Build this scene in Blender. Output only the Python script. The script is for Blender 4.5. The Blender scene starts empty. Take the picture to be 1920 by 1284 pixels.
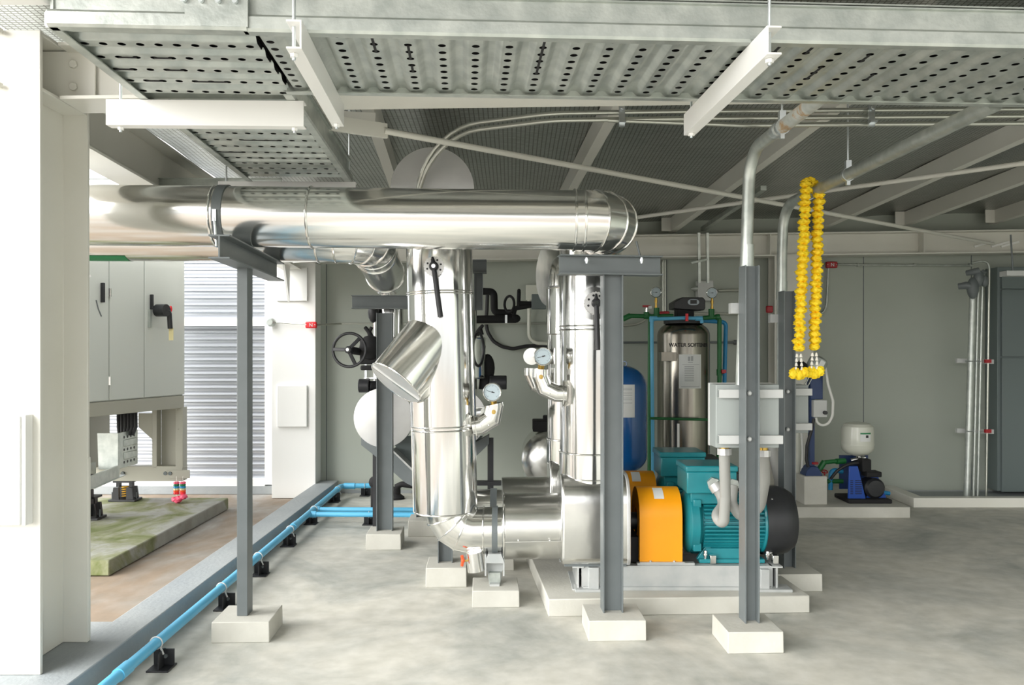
import bpy, bmesh, math, random
from mathutils import Vector, Matrix, noise
random.seed(7)
F = 1550.0; H = 1.53
SC = bpy.context.scene
COL = SC.collection
V = Vector
PI = math.pi


def P(x, y, Y):
    """photo pixel + distance -> point (camera at the origin's column, 1.53 m up, looking along +Y)"""
    return V(((x - 960) * Y / F, Y, H + (655 - y) * Y / F))


def PZ(x, y, Z):
    return P(x, y, (H - Z) * F / (y - 655))


TH = math.radians(3.25)
E = V((math.cos(TH), math.sin(TH), 0))
D = V((-math.sin(TH), math.cos(TH), 0))
UP = V((0, 0, 1)); AX = V((1, 0, 0)); AY = V((0, 1, 0))

# ---------------------------------------------------------------- materials
MATS = {}


def mat(name, c, rough=.5, metal=0., c2=None, scale=4., detail=6., bump=0., bscale=30., rvar=0., spec=.5, ramp=(.35, .65), aniso=None, coat=0.):
    m = bpy.data.materials.new(name); m.use_nodes = True
    nt = m.node_tree; N = nt.nodes; L = nt.links
    b = N['Principled BSDF']
    b.inputs['Base Color'].default_value = (*c, 1)
    b.inputs['Roughness'].default_value = rough
    b.inputs['Metallic'].default_value = metal
    b.inputs['Specular IOR Level'].default_value = spec
    b.inputs['Coat Weight'].default_value = coat
    tc = N.new('ShaderNodeTexCoord')
    src = tc.outputs['Object']
    if aniso:
        mp = N.new('ShaderNodeMapping'); mp.inputs['Scale'].default_value = aniso
        L.new(src, mp.inputs['Vector']); src = mp.outputs['Vector']
    if c2 is not None or rvar:
        n = N.new('ShaderNodeTexNoise'); n.inputs['Scale'].default_value = scale
        n.inputs['Detail'].default_value = detail
        L.new(src, n.inputs['Vector'])
        if c2 is not None:
            r = N.new('ShaderNodeValToRGB')
            r.color_ramp.elements[0].position = ramp[0]; r.color_ramp.elements[1].position = ramp[1]
            r.color_ramp.elements[0].color = (*c, 1); r.color_ramp.elements[1].color = (*c2, 1)
            L.new(n.outputs['Fac'], r.inputs['Fac']); L.new(r.outputs['Color'], b.inputs['Base Color'])
        if rvar:
            mr = N.new('ShaderNodeMapRange')
            mr.inputs['To Min'].default_value = max(0, rough - rvar); mr.inputs['To Max'].default_value = rough + rvar
            L.new(n.outputs['Fac'], mr.inputs['Value']); L.new(mr.outputs['Result'], b.inputs['Roughness'])
    if bump:
        n2 = N.new('ShaderNodeTexNoise'); n2.inputs['Scale'].default_value = bscale; n2.inputs['Detail'].default_value = 3
        L.new(src, n2.inputs['Vector'])
        bp = N.new('ShaderNodeBump'); bp.inputs['Strength'].default_value = bump; bp.inputs['Distance'].default_value = .02
        L.new(n2.outputs['Fac'], bp.inputs['Height']); L.new(bp.outputs['Normal'], b.inputs['Normal'])
    MATS[name] = m
    return m


mat('white_paint', (.71, .70, .645), .45, c2=(.66, .65, .59), scale=1.5)
mat('white_bright', (.84, .84, .82), .4)
mat('wall_panel', (.395, .425, .375), .5, c2=(.365, .395, .345), scale=.8)
mat('kerb_paint', (.27, .295, .31), .55, c2=(.34, .36, .365), scale=2.0, bump=.15, bscale=40)
mat('steel_grey', (.12, .138, .142), .42, c2=(.145, .163, .167), scale=5, spec=.5)
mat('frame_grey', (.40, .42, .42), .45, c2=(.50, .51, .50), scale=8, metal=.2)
mat('alu', (.88, .875, .85), .17, 1.0, c2=(.80, .80, .78), scale=5, bump=.10, bscale=4, rvar=.05)
mat('alu_v', (.80, .80, .785), .13, 1.0, c2=(.72, .725, .715), scale=4, bump=.30, bscale=1.6, rvar=.05, aniso=(5, 5, .35))
mat('alu_h', (.88, .875, .85), .17, 1.0, c2=(.82, .82, .80), scale=3, bump=.16, bscale=1.6, rvar=.05, aniso=(.35, 5, 5))
mat('alu_dull', (.76, .755, .73), .24, 1.0, c2=(.70, .70, .68), scale=9, bump=.10, bscale=6, rvar=.08)
mat('alu_white', (.70, .70, .69), .38, .55, c2=(.62, .62, .615), scale=5, bump=.08, bscale=6)
mat('galv', (.44, .475, .45), .42, .75, c2=(.58, .61, .575), scale=14, detail=8, bump=.05, bscale=60, rvar=.1)
mat('galv_dark', (.40, .43, .40), .45, .7, c2=(.52, .55, .52), scale=18, detail=8, rvar=.1)
mat('zinc', (.72, .76, .78), .3, .9)
mat('emt', (.50, .51, .46), .32, .8)
mat('black', (.012, .013, .015), .45, c2=(.02, .021, .024), scale=6)
mat('rubber', (.008, .008, .009), .75)
mat('teal', (.008, .19, .225), .35, c2=(.014, .235, .27), scale=6, coat=.2)
mat('orange', (.92, .35, .0), .45, c2=(.95, .375, .002), scale=3)
mat('tank_blue', (.003, .085, .29), .25, coat=.3)
mat('machine_blue', (.008, .032, .12), .4)
mat('cover_blue', (.006, .06, .34), .35)
mat('pvc_blue', (.10, .42, .66), .35)
mat('pvc_deep', (.015, .25, .52), .4)
mat('ppr_green', (.008, .13, .03), .45)
mat('grey_plastic', (.34, .34, .32), .5, bump=.0)
mat('box_grey', (.33, .36, .35), .42)
mat('box_white', (.52, .53, .52), .4)
mat('cab_white', (.62, .64, .60), .28, coat=.2)
mat('cab_beige', (.40, .39, .33), .45)
mat('panel_slate', (.13, .16, .16), .4)
mat('tank_cream', (.62, .63, .55), .3, coat=.3)
mat('stainless', (.27, .255, .22), .25, 1.0, aniso=(1, 1, .05), c2=(.22, .205, .175), scale=40)
mat('brass', (.55, .36, .09), .3, .9)
mat('chrome', (.85, .85, .84), .12, 1.0)
mat('red', (.35, .008, .015), .4)
mat('red_bright', (.75, .02, .03), .4)
mat('red_orange', (.85, .09, .02), .4)
mat('paper', (.72, .73, .72), .7)
mat('ink', (.012, .012, .013), .7)
mat('ink_pale', (.40, .41, .42), .7)
mat('sign_green', (.01, .20, .07), .4)
mat('dial', (.40, .48, .52), .35)
mat('dial_glass', (.9, .9, .9), .05)
mat('screen_grey', (.33, .38, .42), .35)
mat('petal', (.95, .60, .006), .6, c2=(.98, .76, .02), scale=22, ramp=(.3, .7))
mat('bud', (.82, .80, .74), .5)
mat('pink', (.90, .12, .22), .5)
mat('cable_white', (.72, .72, .68), .45)
mat('cable_black', (.012, .012, .014), .5)
mat('spring_yellow', (.75, .40, .02), .4)
mat('tag_yellow', (.70, .62, .33), .6)
mat('concrete', (.46, .45, .40), .8, c2=(.57, .56, .51), scale=3.5, bump=.10, bscale=50, ramp=(.3, .7))
mat('corrugated', (.55, .57, .61), .35, .6)
mat('brass_patch', (.50, .33, .08), .6)


def weathered(name, base, ramp_cols, sc1, sc2, rough, bump=.1, aniso=(1, 1, 1)):
    m = bpy.data.materials.new(name); m.use_nodes = True
    nt = m.node_tree; N = nt.nodes; L = nt.links
    b = N['Principled BSDF']; b.inputs['Roughness'].default_value = rough
    tc = N.new('ShaderNodeTexCoord'); mp = N.new('ShaderNodeMapping'); mp.inputs['Scale'].default_value = aniso
    L.new(tc.outputs['Object'], mp.inputs['Vector'])
    n1 = N.new('ShaderNodeTexNoise'); n1.inputs['Scale'].default_value = sc1; n1.inputs['Detail'].default_value = 9; n1.inputs['Roughness'].default_value = .62
    n1.inputs['Distortion'].default_value = .7
    L.new(mp.outputs['Vector'], n1.inputs['Vector'])
    r = N.new('ShaderNodeValToRGB'); cr = r.color_ramp
    cr.elements[0].position = ramp_cols[0][0]; cr.elements[0].color = (*ramp_cols[0][1], 1)
    cr.elements[1].position = ramp_cols[-1][0]; cr.elements[1].color = (*ramp_cols[-1][1], 1)
    for p, c in ramp_cols[1:-1]:
        e = cr.elements.new(p); e.color = (*c, 1)
    L.new(n1.outputs['Fac'], r.inputs['Fac'])
    n2 = N.new('ShaderNodeTexNoise'); n2.inputs['Scale'].default_value = sc2; n2.inputs['Detail'].default_value = 6
    L.new(mp.outputs['Vector'], n2.inputs['Vector'])
    r2 = N.new('ShaderNodeValToRGB'); r2.color_ramp.elements[0].position = .3; r2.color_ramp.elements[1].position = .72
    r2.color_ramp.elements[0].color = (.78, .78, .76, 1); r2.color_ramp.elements[1].color = (1, 1, 1, 1)
    L.new(n2.outputs['Fac'], r2.inputs['Fac'])
    mx = N.new('ShaderNodeMix'); mx.data_type = 'RGBA'; mx.blend_type = 'MULTIPLY'; mx.inputs['Factor'].default_value = 1
    L.new(r.outputs['Color'], mx.inputs['A']); L.new(r2.outputs['Color'], mx.inputs['B'])
    L.new(mx.outputs['Result'], b.inputs['Base Color'])
    bp = N.new('ShaderNodeBump'); bp.inputs['Strength'].default_value = bump; bp.inputs['Distance'].default_value = .01
    L.new(n2.outputs['Fac'], bp.inputs['Height']); L.new(bp.outputs['Normal'], b.inputs['Normal'])
    MATS[name] = m
    return m


weathered('floor_concrete', None, [(.30, (.37, .38, .355)), (.42, (.50, .50, .46)), (.54, (.62, .605, .55)), (.72, (.68, .655, .58))], 1.25, 9, .62, .06)
weathered('yard_concrete', None, [(.28, (.22, .18, .14)), (.42, (.30, .23, .17)), (.52, (.33, .29, .25)), (.62, (.42, .40, .38)), (.8, (.30, .22, .16))], 1.1, 8, .8, .1, (1, .6, 1))
weathered('moss_concrete', None, [(.32, (.33, .32, .28)), (.45, (.37, .37, .34)), (.54, (.25, .26, .15)), (.64, (.13, .16, .04)), (.8, (.19, .21, .09))], 1.8, 9, .85, .15, (1, .8, 1))
weathered('rust_galv', None, [(.3, (.40, .42, .40)), (.56, (.48, .50, .47)), (.63, (.40, .25, .12)), (.7, (.46, .47, .44))], 7, 20, .45, .05)


def foil():
    """aluminium foil insulation laid on wire mesh under the roof sheets"""
    m = bpy.data.materials.new('roof_foil'); m.use_nodes = True
    nt = m.node_tree; N = nt.nodes; L = nt.links
    b = N['Principled BSDF']; b.inputs['Metallic'].default_value = .85; b.inputs['Roughness'].default_value = .38
    tc = N.new('ShaderNodeTexCoord')
    bk = N.new('ShaderNodeTexBrick'); bk.offset = 0; bk.inputs['Scale'].default_value = 1
    bk.inputs['Brick Width'].default_value = .03; bk.inputs['Row Height'].default_value = .022; bk.inputs['Mortar Size'].default_value = .0035
    bk.inputs['Color1'].default_value = (.62, .64, .62, 1); bk.inputs['Color2'].default_value = (.54, .565, .545, 1); bk.inputs['Mortar'].default_value = (.22, .22, .2, 1)
    L.new(tc.outputs['Object'], bk.inputs['Vector'])
    n = N.new('ShaderNodeTexNoise'); n.inputs['Scale'].default_value = 3; n.inputs['Detail'].default_value = 5
    L.new(tc.outputs['Object'], n.inputs['Vector'])
    mx = N.new('ShaderNodeMix'); mx.data_type = 'RGBA'; mx.blend_type = 'MULTIPLY'; mx.inputs['Factor'].default_value = .25
    L.new(bk.outputs['Color'], mx.inputs['A']); L.new(n.outputs['Fac'], mx.inputs['B'])
    L.new(mx.outputs['Result'], b.inputs['Base Color'])
    bp = N.new('ShaderNodeBump'); bp.inputs['Strength'].default_value = .5; bp.inputs['Distance'].default_value = .03
    L.new(n.outputs['Fac'], bp.inputs['Height']); L.new(bp.outputs['Normal'], b.inputs['Normal'])
    MATS['roof_foil'] = m


foil()


# ---------------------------------------------------------------- mesh builder
class MB:
    def __init__(s):
        s.bm = bmesh.new()

    def quad(s, *ps):
        return s.bm.faces.new([s.bm.verts.new(p) for p in ps])

    def box(s, c, size, rz=0., R=None):
        c = V(c); hx, hy, hz = size[0] / 2, size[1] / 2, size[2] / 2
        R = R if R is not None else Matrix.Rotation(rz, 3, 'Z')
        v = [s.bm.verts.new(c + R @ V((x * hx, y * hy, z * hz))) for z in (-1, 1) for y in (-1, 1) for x in (-1, 1)]
        for f in ((0, 2, 3, 1), (4, 5, 7, 6), (0, 1, 5, 4), (2, 6, 7, 3), (0, 4, 6, 2), (1, 3, 7, 5)):
            s.bm.faces.new([v[i] for i in f])
        return s

    def bx(s, x0, x1, y0, y1, z0, z1):
        return s.box(((x0 + x1) / 2, (y0 + y1) / 2, (z0 + z1) / 2), (abs(x1 - x0), abs(y1 - y0), abs(z1 - z0)))

    def bar(s, p0, p1, w, h, up=UP):
        """rectangular bar between two points: w sideways, h along up"""
        p0, p1 = V(p0), V(p1); t = (p1 - p0).normalized(); u = (up - t * up.dot(t)).normalized(); sd = t.cross(u)
        R = Matrix((sd, t, u)).transposed()
        return s.box((p0 + p1) / 2, (w, (p1 - p0).length, h), R=R)

    def prism(s, poly, o, ux, uy, dv):
        """polygon (2D) in plane o+ux,uy extruded by vector dv"""
        o, ux, uy, dv = V(o), V(ux), V(uy), V(dv)
        a = [s.bm.verts.new(o + ux * x + uy * y) for x, y in poly]
        b = [s.bm.verts.new(o + ux * x + uy * y + dv) for x, y in poly]
        n = len(poly)
        s.bm.faces.new(a); s.bm.faces.new(b[::-1])
        for i in range(n):
            s.bm.faces.new((a[i], b[i], b[(i + 1) % n], a[(i + 1) % n]))
        return s

    def sec(s, kind, p0, p1, w, h, t=.006, up=UP, flip=1):
        """rolled steel section between two points: 'I' (flanges normal to up) or 'C'"""
        p0, p1 = V(p0), V(p1); d = (p1 - p0).normalized(); u = (V(up) - d * V(up).dot(d)).normalized(); sd = d.cross(u) * flip
        w2, h2 = w / 2, h / 2
        if kind == 'I':
            pl = [(-w2, -h2), (w2, -h2), (w2, -h2 + t), (t / 2, -h2 + t), (t / 2, h2 - t), (w2, h2 - t), (w2, h2), (-w2, h2), (-w2, h2 - t), (-t / 2, h2 - t), (-t / 2, -h2 + t), (-w2, -h2 + t)]
        else:
            pl = [(-w2, -h2), (w2, -h2), (w2, -h2 + t), (-w2 + t, -h2 + t), (-w2 + t, h2 - t), (w2, h2 - t), (w2, h2), (-w2, h2)]
        return s.prism(pl, p0, sd, u, p1 - p0)

    def path(s, pts, r, n=16, caps=True, bend=0., seg=5, r2=None):
        pts = [V(p) for p in pts]
        if bend:
            q = [pts[0]]
            for i in range(1, len(pts) - 1):
                a, b, c = pts[i - 1], pts[i], pts[i + 1]
                t0 = (b - a).normalized(); t1 = (c - b).normalized()
                ang = t0.angle(t1)
                if ang < .03:
                    q.append(b); continue
                k = min(bend * math.tan(ang / 2), (b - a).length * .49 if i > 1 else (b - a).length * .98, (c - b).length * .49 if i < len(pts) - 2 else (c - b).length * .98)
                R = k / math.tan(ang / 2)
                ax = t0.cross(t1).normalized(); ctr = b - t0 * k + ax.cross(t0) * R
                st = b - t0 * k - ctr
                for j in range(seg + 1):
                    q.append(ctr + Matrix.Rotation(ang * j / seg, 3, ax) @ st)
            q.append(pts[-1]); pts = q
        t0 = (pts[1] - pts[0]).normalized()
        a = t0.orthogonal().normalized(); b = t0.cross(a)
        rings = []
        m = len(pts)
        for i, p in enumerate(pts):
            ri = r if r2 is None else r + (r2 - r) * i / (m - 1)
            if i == 0:
                nr = t0
            elif i == m - 1:
                nr = t0
            else:
                t1 = (pts[i + 1] - p).normalized(); nr = (t0 + t1).normalized()
            ring = []
            for k in range(n):
                o = a * (ri * math.cos(2 * PI * k / n)) + b * (ri * math.sin(2 * PI * k / n))
                ring.append(s.bm.verts.new(p + o - t0 * (o.dot(nr) / t0.dot(nr))))
            rings.append(ring)
            if 0 < i < m - 1:
                q = t0.rotation_difference(t1); a = q @ a; b = q @ b; t0 = t1
        for i in range(m - 1):
            for k in range(n):
                s.bm.faces.new((rings[i][k], rings[i][(k + 1) % n], rings[i + 1][(k + 1) % n], rings[i + 1][k]))
        if caps:
            s.bm.faces.new(rings[0][::-1]); s.bm.faces.new(rings[-1])
        return s

    def cyl(s, p0, p1, r, r2=None, n=24, caps=True):
        return s.path([p0, p1], r, n, caps, r2=r2)

    def lathe(s, p, axis, prof, n=36, a0=0., a1=2 * PI):
        """profile [(radius, height)] turned round axis through p"""
        p = V(p); t = V(axis).normalized(); a = t.orthogonal().normalized(); b = t.cross(a)
        full = abs(a1 - a0 - 2 * PI) < 1e-6
        rings = []
        for r, h in prof:
            if r < 1e-6:
                rings.append([s.bm.verts.new(p + t * h)])
            else:
                rings.append([s.bm.verts.new(p + t * h + a * (r * math.cos(a0 + (a1 - a0) * k / n)) + b * (r * math.sin(a0 + (a1 - a0) * k / n))) for k in range(n if full else n + 1)])
        for A, B in zip(rings, rings[1:]):
            for k in range(n):
                k2 = (k + 1) % n if full else k + 1
                if len(A) == 1 and len(B) == 1:
                    continue
                if len(A) == 1:
                    s.bm.faces.new((A[0], B[k2], B[k]))
                elif len(B) == 1:
                    s.bm.faces.new((A[k], A[k2], B[0]))
                else:
                    s.bm.faces.new((A[k], A[k2], B[k2], B[k]))
        return s

    def torus(s, c, axis, R, r, n=40, m=8):
        return s.lathe(c, axis, [(R + r * math.cos(2 * PI * j / m), r * math.sin(2 * PI * j / m)) for j in range(m + 1)], n)

    def ball(s, c, rx, ry=None, rz=None, n=12):
        ry = ry or rx; rz = rz or rx
        k0 = len(s.bm.verts)
        M = Matrix.Translation(c) @ Matrix.Diagonal((rx, ry, rz, 1))
        bmesh.ops.create_uvsphere(s.bm, u_segments=n, v_segments=max(6, n // 2), radius=1, matrix=M)
        return s

    def text(s, txt, o, ux, uy, size, wrap=None, bold=.012):
        """lettering laid in the plane ux,uy with its lower left at o; wrap=(axis point, radius) bends it round a vertical cylinder"""
        cu = bpy.data.curves.new('t', 'FONT'); cu.body = txt; cu.size = size; cu.extrude = .0004; cu.offset = size * bold
        ob = bpy.data.objects.new('t', cu); COL.objects.link(ob)
        bpy.context.view_layer.update()
        me = bpy.data.meshes.new_from_object(ob.evaluated_get(bpy.context.evaluated_depsgraph_get()))
        nn = V(ux).cross(V(uy))
        vs = []
        for v in me.vertices:
            p = V(o) + V(ux) * v.co.x + V(uy) * v.co.y + nn * v.co.z
            if wrap:
                c, r = wrap; ang = (p.x - c[0]) / r
                p = V((c[0] + (r + v.co.z) * math.sin(ang), c[1] - (r + v.co.z) * math.cos(ang), p.z))
            vs.append(s.bm.verts.new(p))
        for f in me.polygons:
            try:
                s.bm.faces.new([vs[i] for i in f.vertices])
            except ValueError:
                pass
        bpy.data.objects.remove(ob); bpy.data.curves.remove(cu); bpy.data.meshes.remove(me)
        return s

    def obj(s, name, m, parent=None, org=None, smooth=32, bevel=0., bseg=2):
        if parent is not None:
            org = ORG[parent]
        org = V(org) if org is not None else V((0, 0, 0))
        bmesh.ops.recalc_face_normals(s.bm, faces=s.bm.faces)
        for v in s.bm.verts:
            v.co -= org
        me = bpy.data.meshes.new(name); s.bm.to_mesh(me); s.bm.free()
        me.materials.append(MATS[m])
        me.shade_smooth(); me.set_sharp_from_angle(angle=math.radians(smooth))
        o = bpy.data.objects.new(name, me); COL.objects.link(o)
        if parent is not None:
            o.parent = parent
            if o.parent.type != 'EMPTY' and ORG[parent] is not None:
                pass
        else:
            o.location = org
        ORG[o] = org
        if bevel:
            md = o.modifiers.new('bevel', 'BEVEL'); md.width = bevel; md.segments = bseg; md.limit_method = 'ANGLE'; md.angle_limit = math.radians(40)
        return o


ORG = {}


def tag(o, label, cat, group=None, kind=None):
    o['label'] = label; o['category'] = cat
    if group: o['group'] = group
    if kind: o['kind'] = kind
    return o


def thing(name, label, cat, loc, group=None, kind=None):
    o = bpy.data.objects.new(name, None); COL.objects.link(o); o.location = V(loc); o.empty_display_size = .1
    ORG[o] = V(loc)
    return tag(o, label, cat, group, kind)


def part(o, label=None, kind=None):
    if label: o['label'] = label
    if kind: o['kind'] = kind
    return o


KIDS = {}


def copy_thing(r, shift, label):
    c = r.copy(); COL.objects.link(c); c.location = r.location + V(shift); c['label'] = label
    for ch in list(r.children):
        d = ch.copy(); COL.objects.link(d); d.parent = c
        for g in list(ch.children):
            e = g.copy(); COL.objects.link(e); e.parent = d
    return c
# ---------------------------------------------------------------- the setting
YW = 8.82                                   # back wall plane


def struct(o, label=None, cat=None):
    o['kind'] = 'structure'
    if label: o['label'] = label
    if cat: o['category'] = cat
    return o


def zr(x, y):                               # underside of the purlins: roof falls to the back and rises to the right
    return 2.711 + .026 * x + (8.8 - y) * .0445


b = MB(); b.quad((-1.83, -3, 0), (9, -3, 0), (9, YW, 0), (-1.83, YW, 0))
struct(b.obj('floor', 'floor_concrete'), 'mottled grey concrete floor of the pump room', 'floor')
b = MB(); b.quad((-60, -60, -.004), (60, -60, -.004), (60, -3, -.004), (-60, -3, -.004)); b.quad((-60, -3, -.004), (-1.83, -3, -.004), (-1.83, 60, -.004), (-60, 60, -.004))
struct(b.obj('ground', 'yard_concrete'), 'stained brown concrete yard outside the kerb', 'ground')
b = MB(); b.bx(-2.03, -1.83, 1.5, 8.72, 0, .15); b.bx(-2.4, -2.0, 3.2, 4.2, 0, .149)
struct(b.obj('kerb', 'kerb_paint', bevel=.006), 'grey painted concrete kerb along the open side', 'kerb')
b = MB(); b.bx(-2.3, 9, YW, YW + .15, 0, 3.0)
struct(b.obj('wall_back', 'wall_panel'), 'grey green wall panels across the back', 'wall')
b = MB()
for x in (-1.98, -.75, .45, 1.65, 3.75, 4.9):
    b.bx(x - .004, x + .004, YW - .004, YW, .0, 2.6)
struct(b.obj('trim_1', 'steel_grey'), 'thin vertical panel joints on the back wall', 'trim')
b = MB(); b.bx(-1.83, 5.9, YW - .02, YW, 0, .03)
struct(b.obj('baseboard_back', 'kerb_paint'), 'low grey strip at the foot of the back wall', 'baseboard')
b = MB(); b.bx(7.0, 7.15, -1.5, YW, 0, 3.4)
struct(b.obj('wall_right', 'wall_panel'), 'grey side wall right of the frame', 'wall')
# roof: foil insulation on mesh above the purlins
b = MB()
pts = []
X0, X1, Y0, Y1 = -2.35, 7.1, -.2, 8.95
nx, ny = 60, 60
g = [[b.bm.verts.new((X0 + (X1 - X0) * i / nx, Y0 + (Y1 - Y0) * j / ny, 0)) for i in range(nx + 1)] for j in range(ny + 1)]
for row in g:
    for v in row:
        u = (v.co.x + .0568 * v.co.y)
        v.co.z = zr(v.co.x, v.co.y) + .15 - .012 * abs(math.sin(PI * u / .75)) + .01 * noise.noise(V((v.co.x * 1.3, v.co.y * 2.2, 0)))
for j in range(ny):
    for i in range(nx):
        b.bm.faces.new((g[j][i], g[j][i + 1], g[j + 1][i + 1], g[j + 1][i]))
o = b.obj('ceiling', 'roof_foil'); struct(o, 'silver foil and wire mesh insulation under the roof', 'ceiling')
b = MB(); b.quad(*[(x, y, zr(x, y) + .2) for x, y in ((X0, Y0), (X1, Y0), (X1, Y1), (X0, Y1))])
struct(b.obj('roof', 'galv_dark'), 'metal roof sheet over the foil', 'roof')

# steel frame of the building
b = MB(); b.sec('I', (-2.125, 3.71, .15), (-2.125, 3.71, 2.885), .25, .41, .02, up=AY)
for z in (2.64, 2.875):
    b.bx(-2.115, -2.003, 3.525, 3.9, z - .008, z + .008)
b.bx(-2.25, -1.998, 3.9, 3.922, .152, 1.02)
c1 = struct(b.obj('column', 'white_paint', bevel=.003), 'white steel column at the left edge of the frame, nearest the camera', 'column')
# beam along the front of the bay
zl, zR = 2.62, 2.62 + 6.6 * .027
b = MB(); b.sec('I', (-1.98, 3.71, (zl + zl + .25) / 2), (4.6, 3.71 + .3, zR + .125), .22, .25, .016)
b.bx(-2.1, -1.86, 3.69, 3.7, 2.64, 2.86)
for z in (2.70, 2.80):
    b.cyl((-1.955, 3.688, z), (-1.955, 3.676, z), .019, n=6)
struct(b.obj('beam', 'white_paint', bevel=.002), 'white steel beam running right behind the galvanized tray', 'beam')
# back beam
pa, pb = P(520, 473, 8.66), P(2190, 450, 8.66)
b = MB(); b.sec('I', pa, pb, .2, .24, .014)
for t in (.55, .72, .84, .93):
    q = pa.lerp(pb, t); b.box(q + V((0, -.02, .0)), (.01, .19, .21))
struct(b.obj('beam', 'white_paint'), 'white steel beam along the top of the back wall', 'beam')
# eave beam over the kerb
b = MB(); q0, q1 = V((-2.22, 3.92, zr(-2.2, 3.92) - .17)), V((-2.26, 8.5, zr(-2.2, 8.5) - .17))
b.sec('I', q0, q1, .2, .30, .014)
struct(b.obj('beam', 'white_paint'), 'white eave beam above the kerb, left of the long tray', 'beam')
# rear columns
b = MB(); b.bx(-2.47, -2.02, 8.5, 8.74, .0, 2.42)
struct(b.obj('column', 'white_bright', bevel=.004), 'white steel column beside the corrugated screen', 'column')
b = MB(); qa = P(521, 722, 8.5); qb = P(577, 800, 8.5)
b.bx(qa.x, qb.x, 8.465, 8.499, qb.z, qa.z)
tag(b.obj('access_plate', 'white_bright', bevel=.006), 'white square cover plate fixed low on the rear left column', 'plate')
qa = P(519, 502, 8.5); qb = P(577, 564, 8.5)
b = MB(); b.bx(qa.x, qb.x, 8.47, 8.499, qb.z, qa.z)
b.prism([(0, 0), (-.20, 0), (-.02, -.36)], (qa.x + .17, 8.3, qa.z + .0), AY * 1, UP, V((.02, 0, 0)))
tag(b.obj('gusset_plate', 'white_bright'), 'white bracket plate under the beam on the rear left column', 'bracket')
b = MB(); q = P(1447, 700, 8.62)
b.sec('I', (P(1486, 0, 8.6).x, 8.66, 0), (P(1486, 0, 8.6).x, 8.66, 2.5), .40, .22, .014, up=AY)
struct(b.obj('column', 'white_paint'), 'white steel column on the back wall behind the garland', 'column')

# purlins
PUR = [(.40, 'white purlin meeting the back beam behind the big elbow'), (1.72, 'white purlin running up beside the left conduit riser'), (3.31, 'white purlin crossing behind the yellow garland'),
       (4.16, 'white purlin right of the garland, above the wall conduit'), (5.1, 'short white purlin at the right edge of the frame'), (-1.02, 'white purlin behind the round drum end')]
for x, lab in PUR:
    b = MB(); y0 = 3.9
    pB = V((x, 8.72, zr(x, 8.72))); pA = V((x + .06 * (8.72 - y0), y0, zr(x + .28, y0)))
    b.bar(pA + V((-.035, 0, .07)), pB + V((-.035, 0, .07)), .07, .14)
    b.box(pB + V((-.11, -.09, .075)), (.1, .012, .14))
    struct(b.obj('purlin', 'white_paint'), lab, 'purlin')
b = MB(); x = 2.0; b.bar(V((x + .1, 6.9, zr(x, 6.9) + .03)), V((x, 8.66, zr(x, 8.66) + .02)), .05, .04)
tag(b.obj('strut_channel', 'galv'), 'thin galvanized channel beside a purlin above the white wall box', 'channel')
# X bracing
b = MB(); b.cyl(P(720, 245, 4.25), P(1862, 457, 8.54), .017, n=14); b.bar(P(590, 226, 4.0), P(725, 246, 4.27), .02, .075)
tag(b.obj('brace_rod', 'white_paint'), 'white bracing bar falling from the front beam to the right end of the back beam', 'brace')
b = MB(); b.cyl(V((5.2, 4.2, 2.84)), P(905, 448, 8.52), .017, n=14)
tag(b.obj('brace_rod', 'white_paint'), 'white bracing bar rising to the right, crossing behind the garland top', 'brace')
b = MB()
q = P(1870, 457, 8.64)
for a in (-.16, .02, .12):
    b.bar(q + V((a - .08, 0, -.03)), q + V((a + .1, -.01, .02)), .012, .02)
tag(b.obj('brace_cleat', 'white_bright'), 'small white cleat where the brace meets the back beam at far right', 'bracket')
# stub beam at the brace
b = MB(); b.bar(P(600, 222, 4.6), P(706, 228, 4.6), .08, .075)
struct(b.obj('trim_2', 'white_paint'), 'short white stub behind the hanger at the brace end', 'stub')

# far left outside: corrugated screen on a low wall
t = thing('corrugated_screen', 'silver horizontal corrugated screen outside left of the white rear column', 'screen', (-3.2, 8.85, 0))
XL, XRr = -6.2, P(499, 0, 8.8).x


def corr(z0, z1):
    b = MB(); n = max(4, int((z1 - z0) / .072)); prof = []
    for i in range(n):
        z = z0 + (z1 - z0) * i / n; p = (z1 - z0) / n
        prof += [(0, z), (.0, z + p * .12), (.035, z + p * .55), (.035, z + p * .86), (.0, z + p * .999)]
    prof.append((0, z1))
    for (d0, za), (d1, zb) in zip(prof, prof[1:]):
        b.quad((XL, 8.8 + d0, za), (XRr, 8.8 + d0, za), (XRr, 8.8 + d1, zb), (XL, 8.8 + d1, zb))
    return b


zt = P(0, 604, 8.8).z
corr(P(0, 897, 8.8).z, zt - .035).obj('slat_panel', 'corrugated', t, smooth=15)
corr(zt + .035, 2.75).obj('slat_panel', 'corrugated', t, smooth=15)
b = MB(); b.bx(XL, XRr + .05, 8.755, 8.8, zt - .04, zt + .04); b.bx(XRr, XRr + .075, 8.75, 8.85, .1, 2.75); b.bx(XL, XRr, 8.75, 8.86, .08, .16)
b.obj('screen_frame', 'white_bright', t)
b = MB(); b.bx(XL, XRr + .1, 8.74, 8.9, 0, .085); b.obj('base_wall', 'kerb_paint', t)

# ---------------------------------------------------------------- cable trays
HOLE_N = 14


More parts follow.
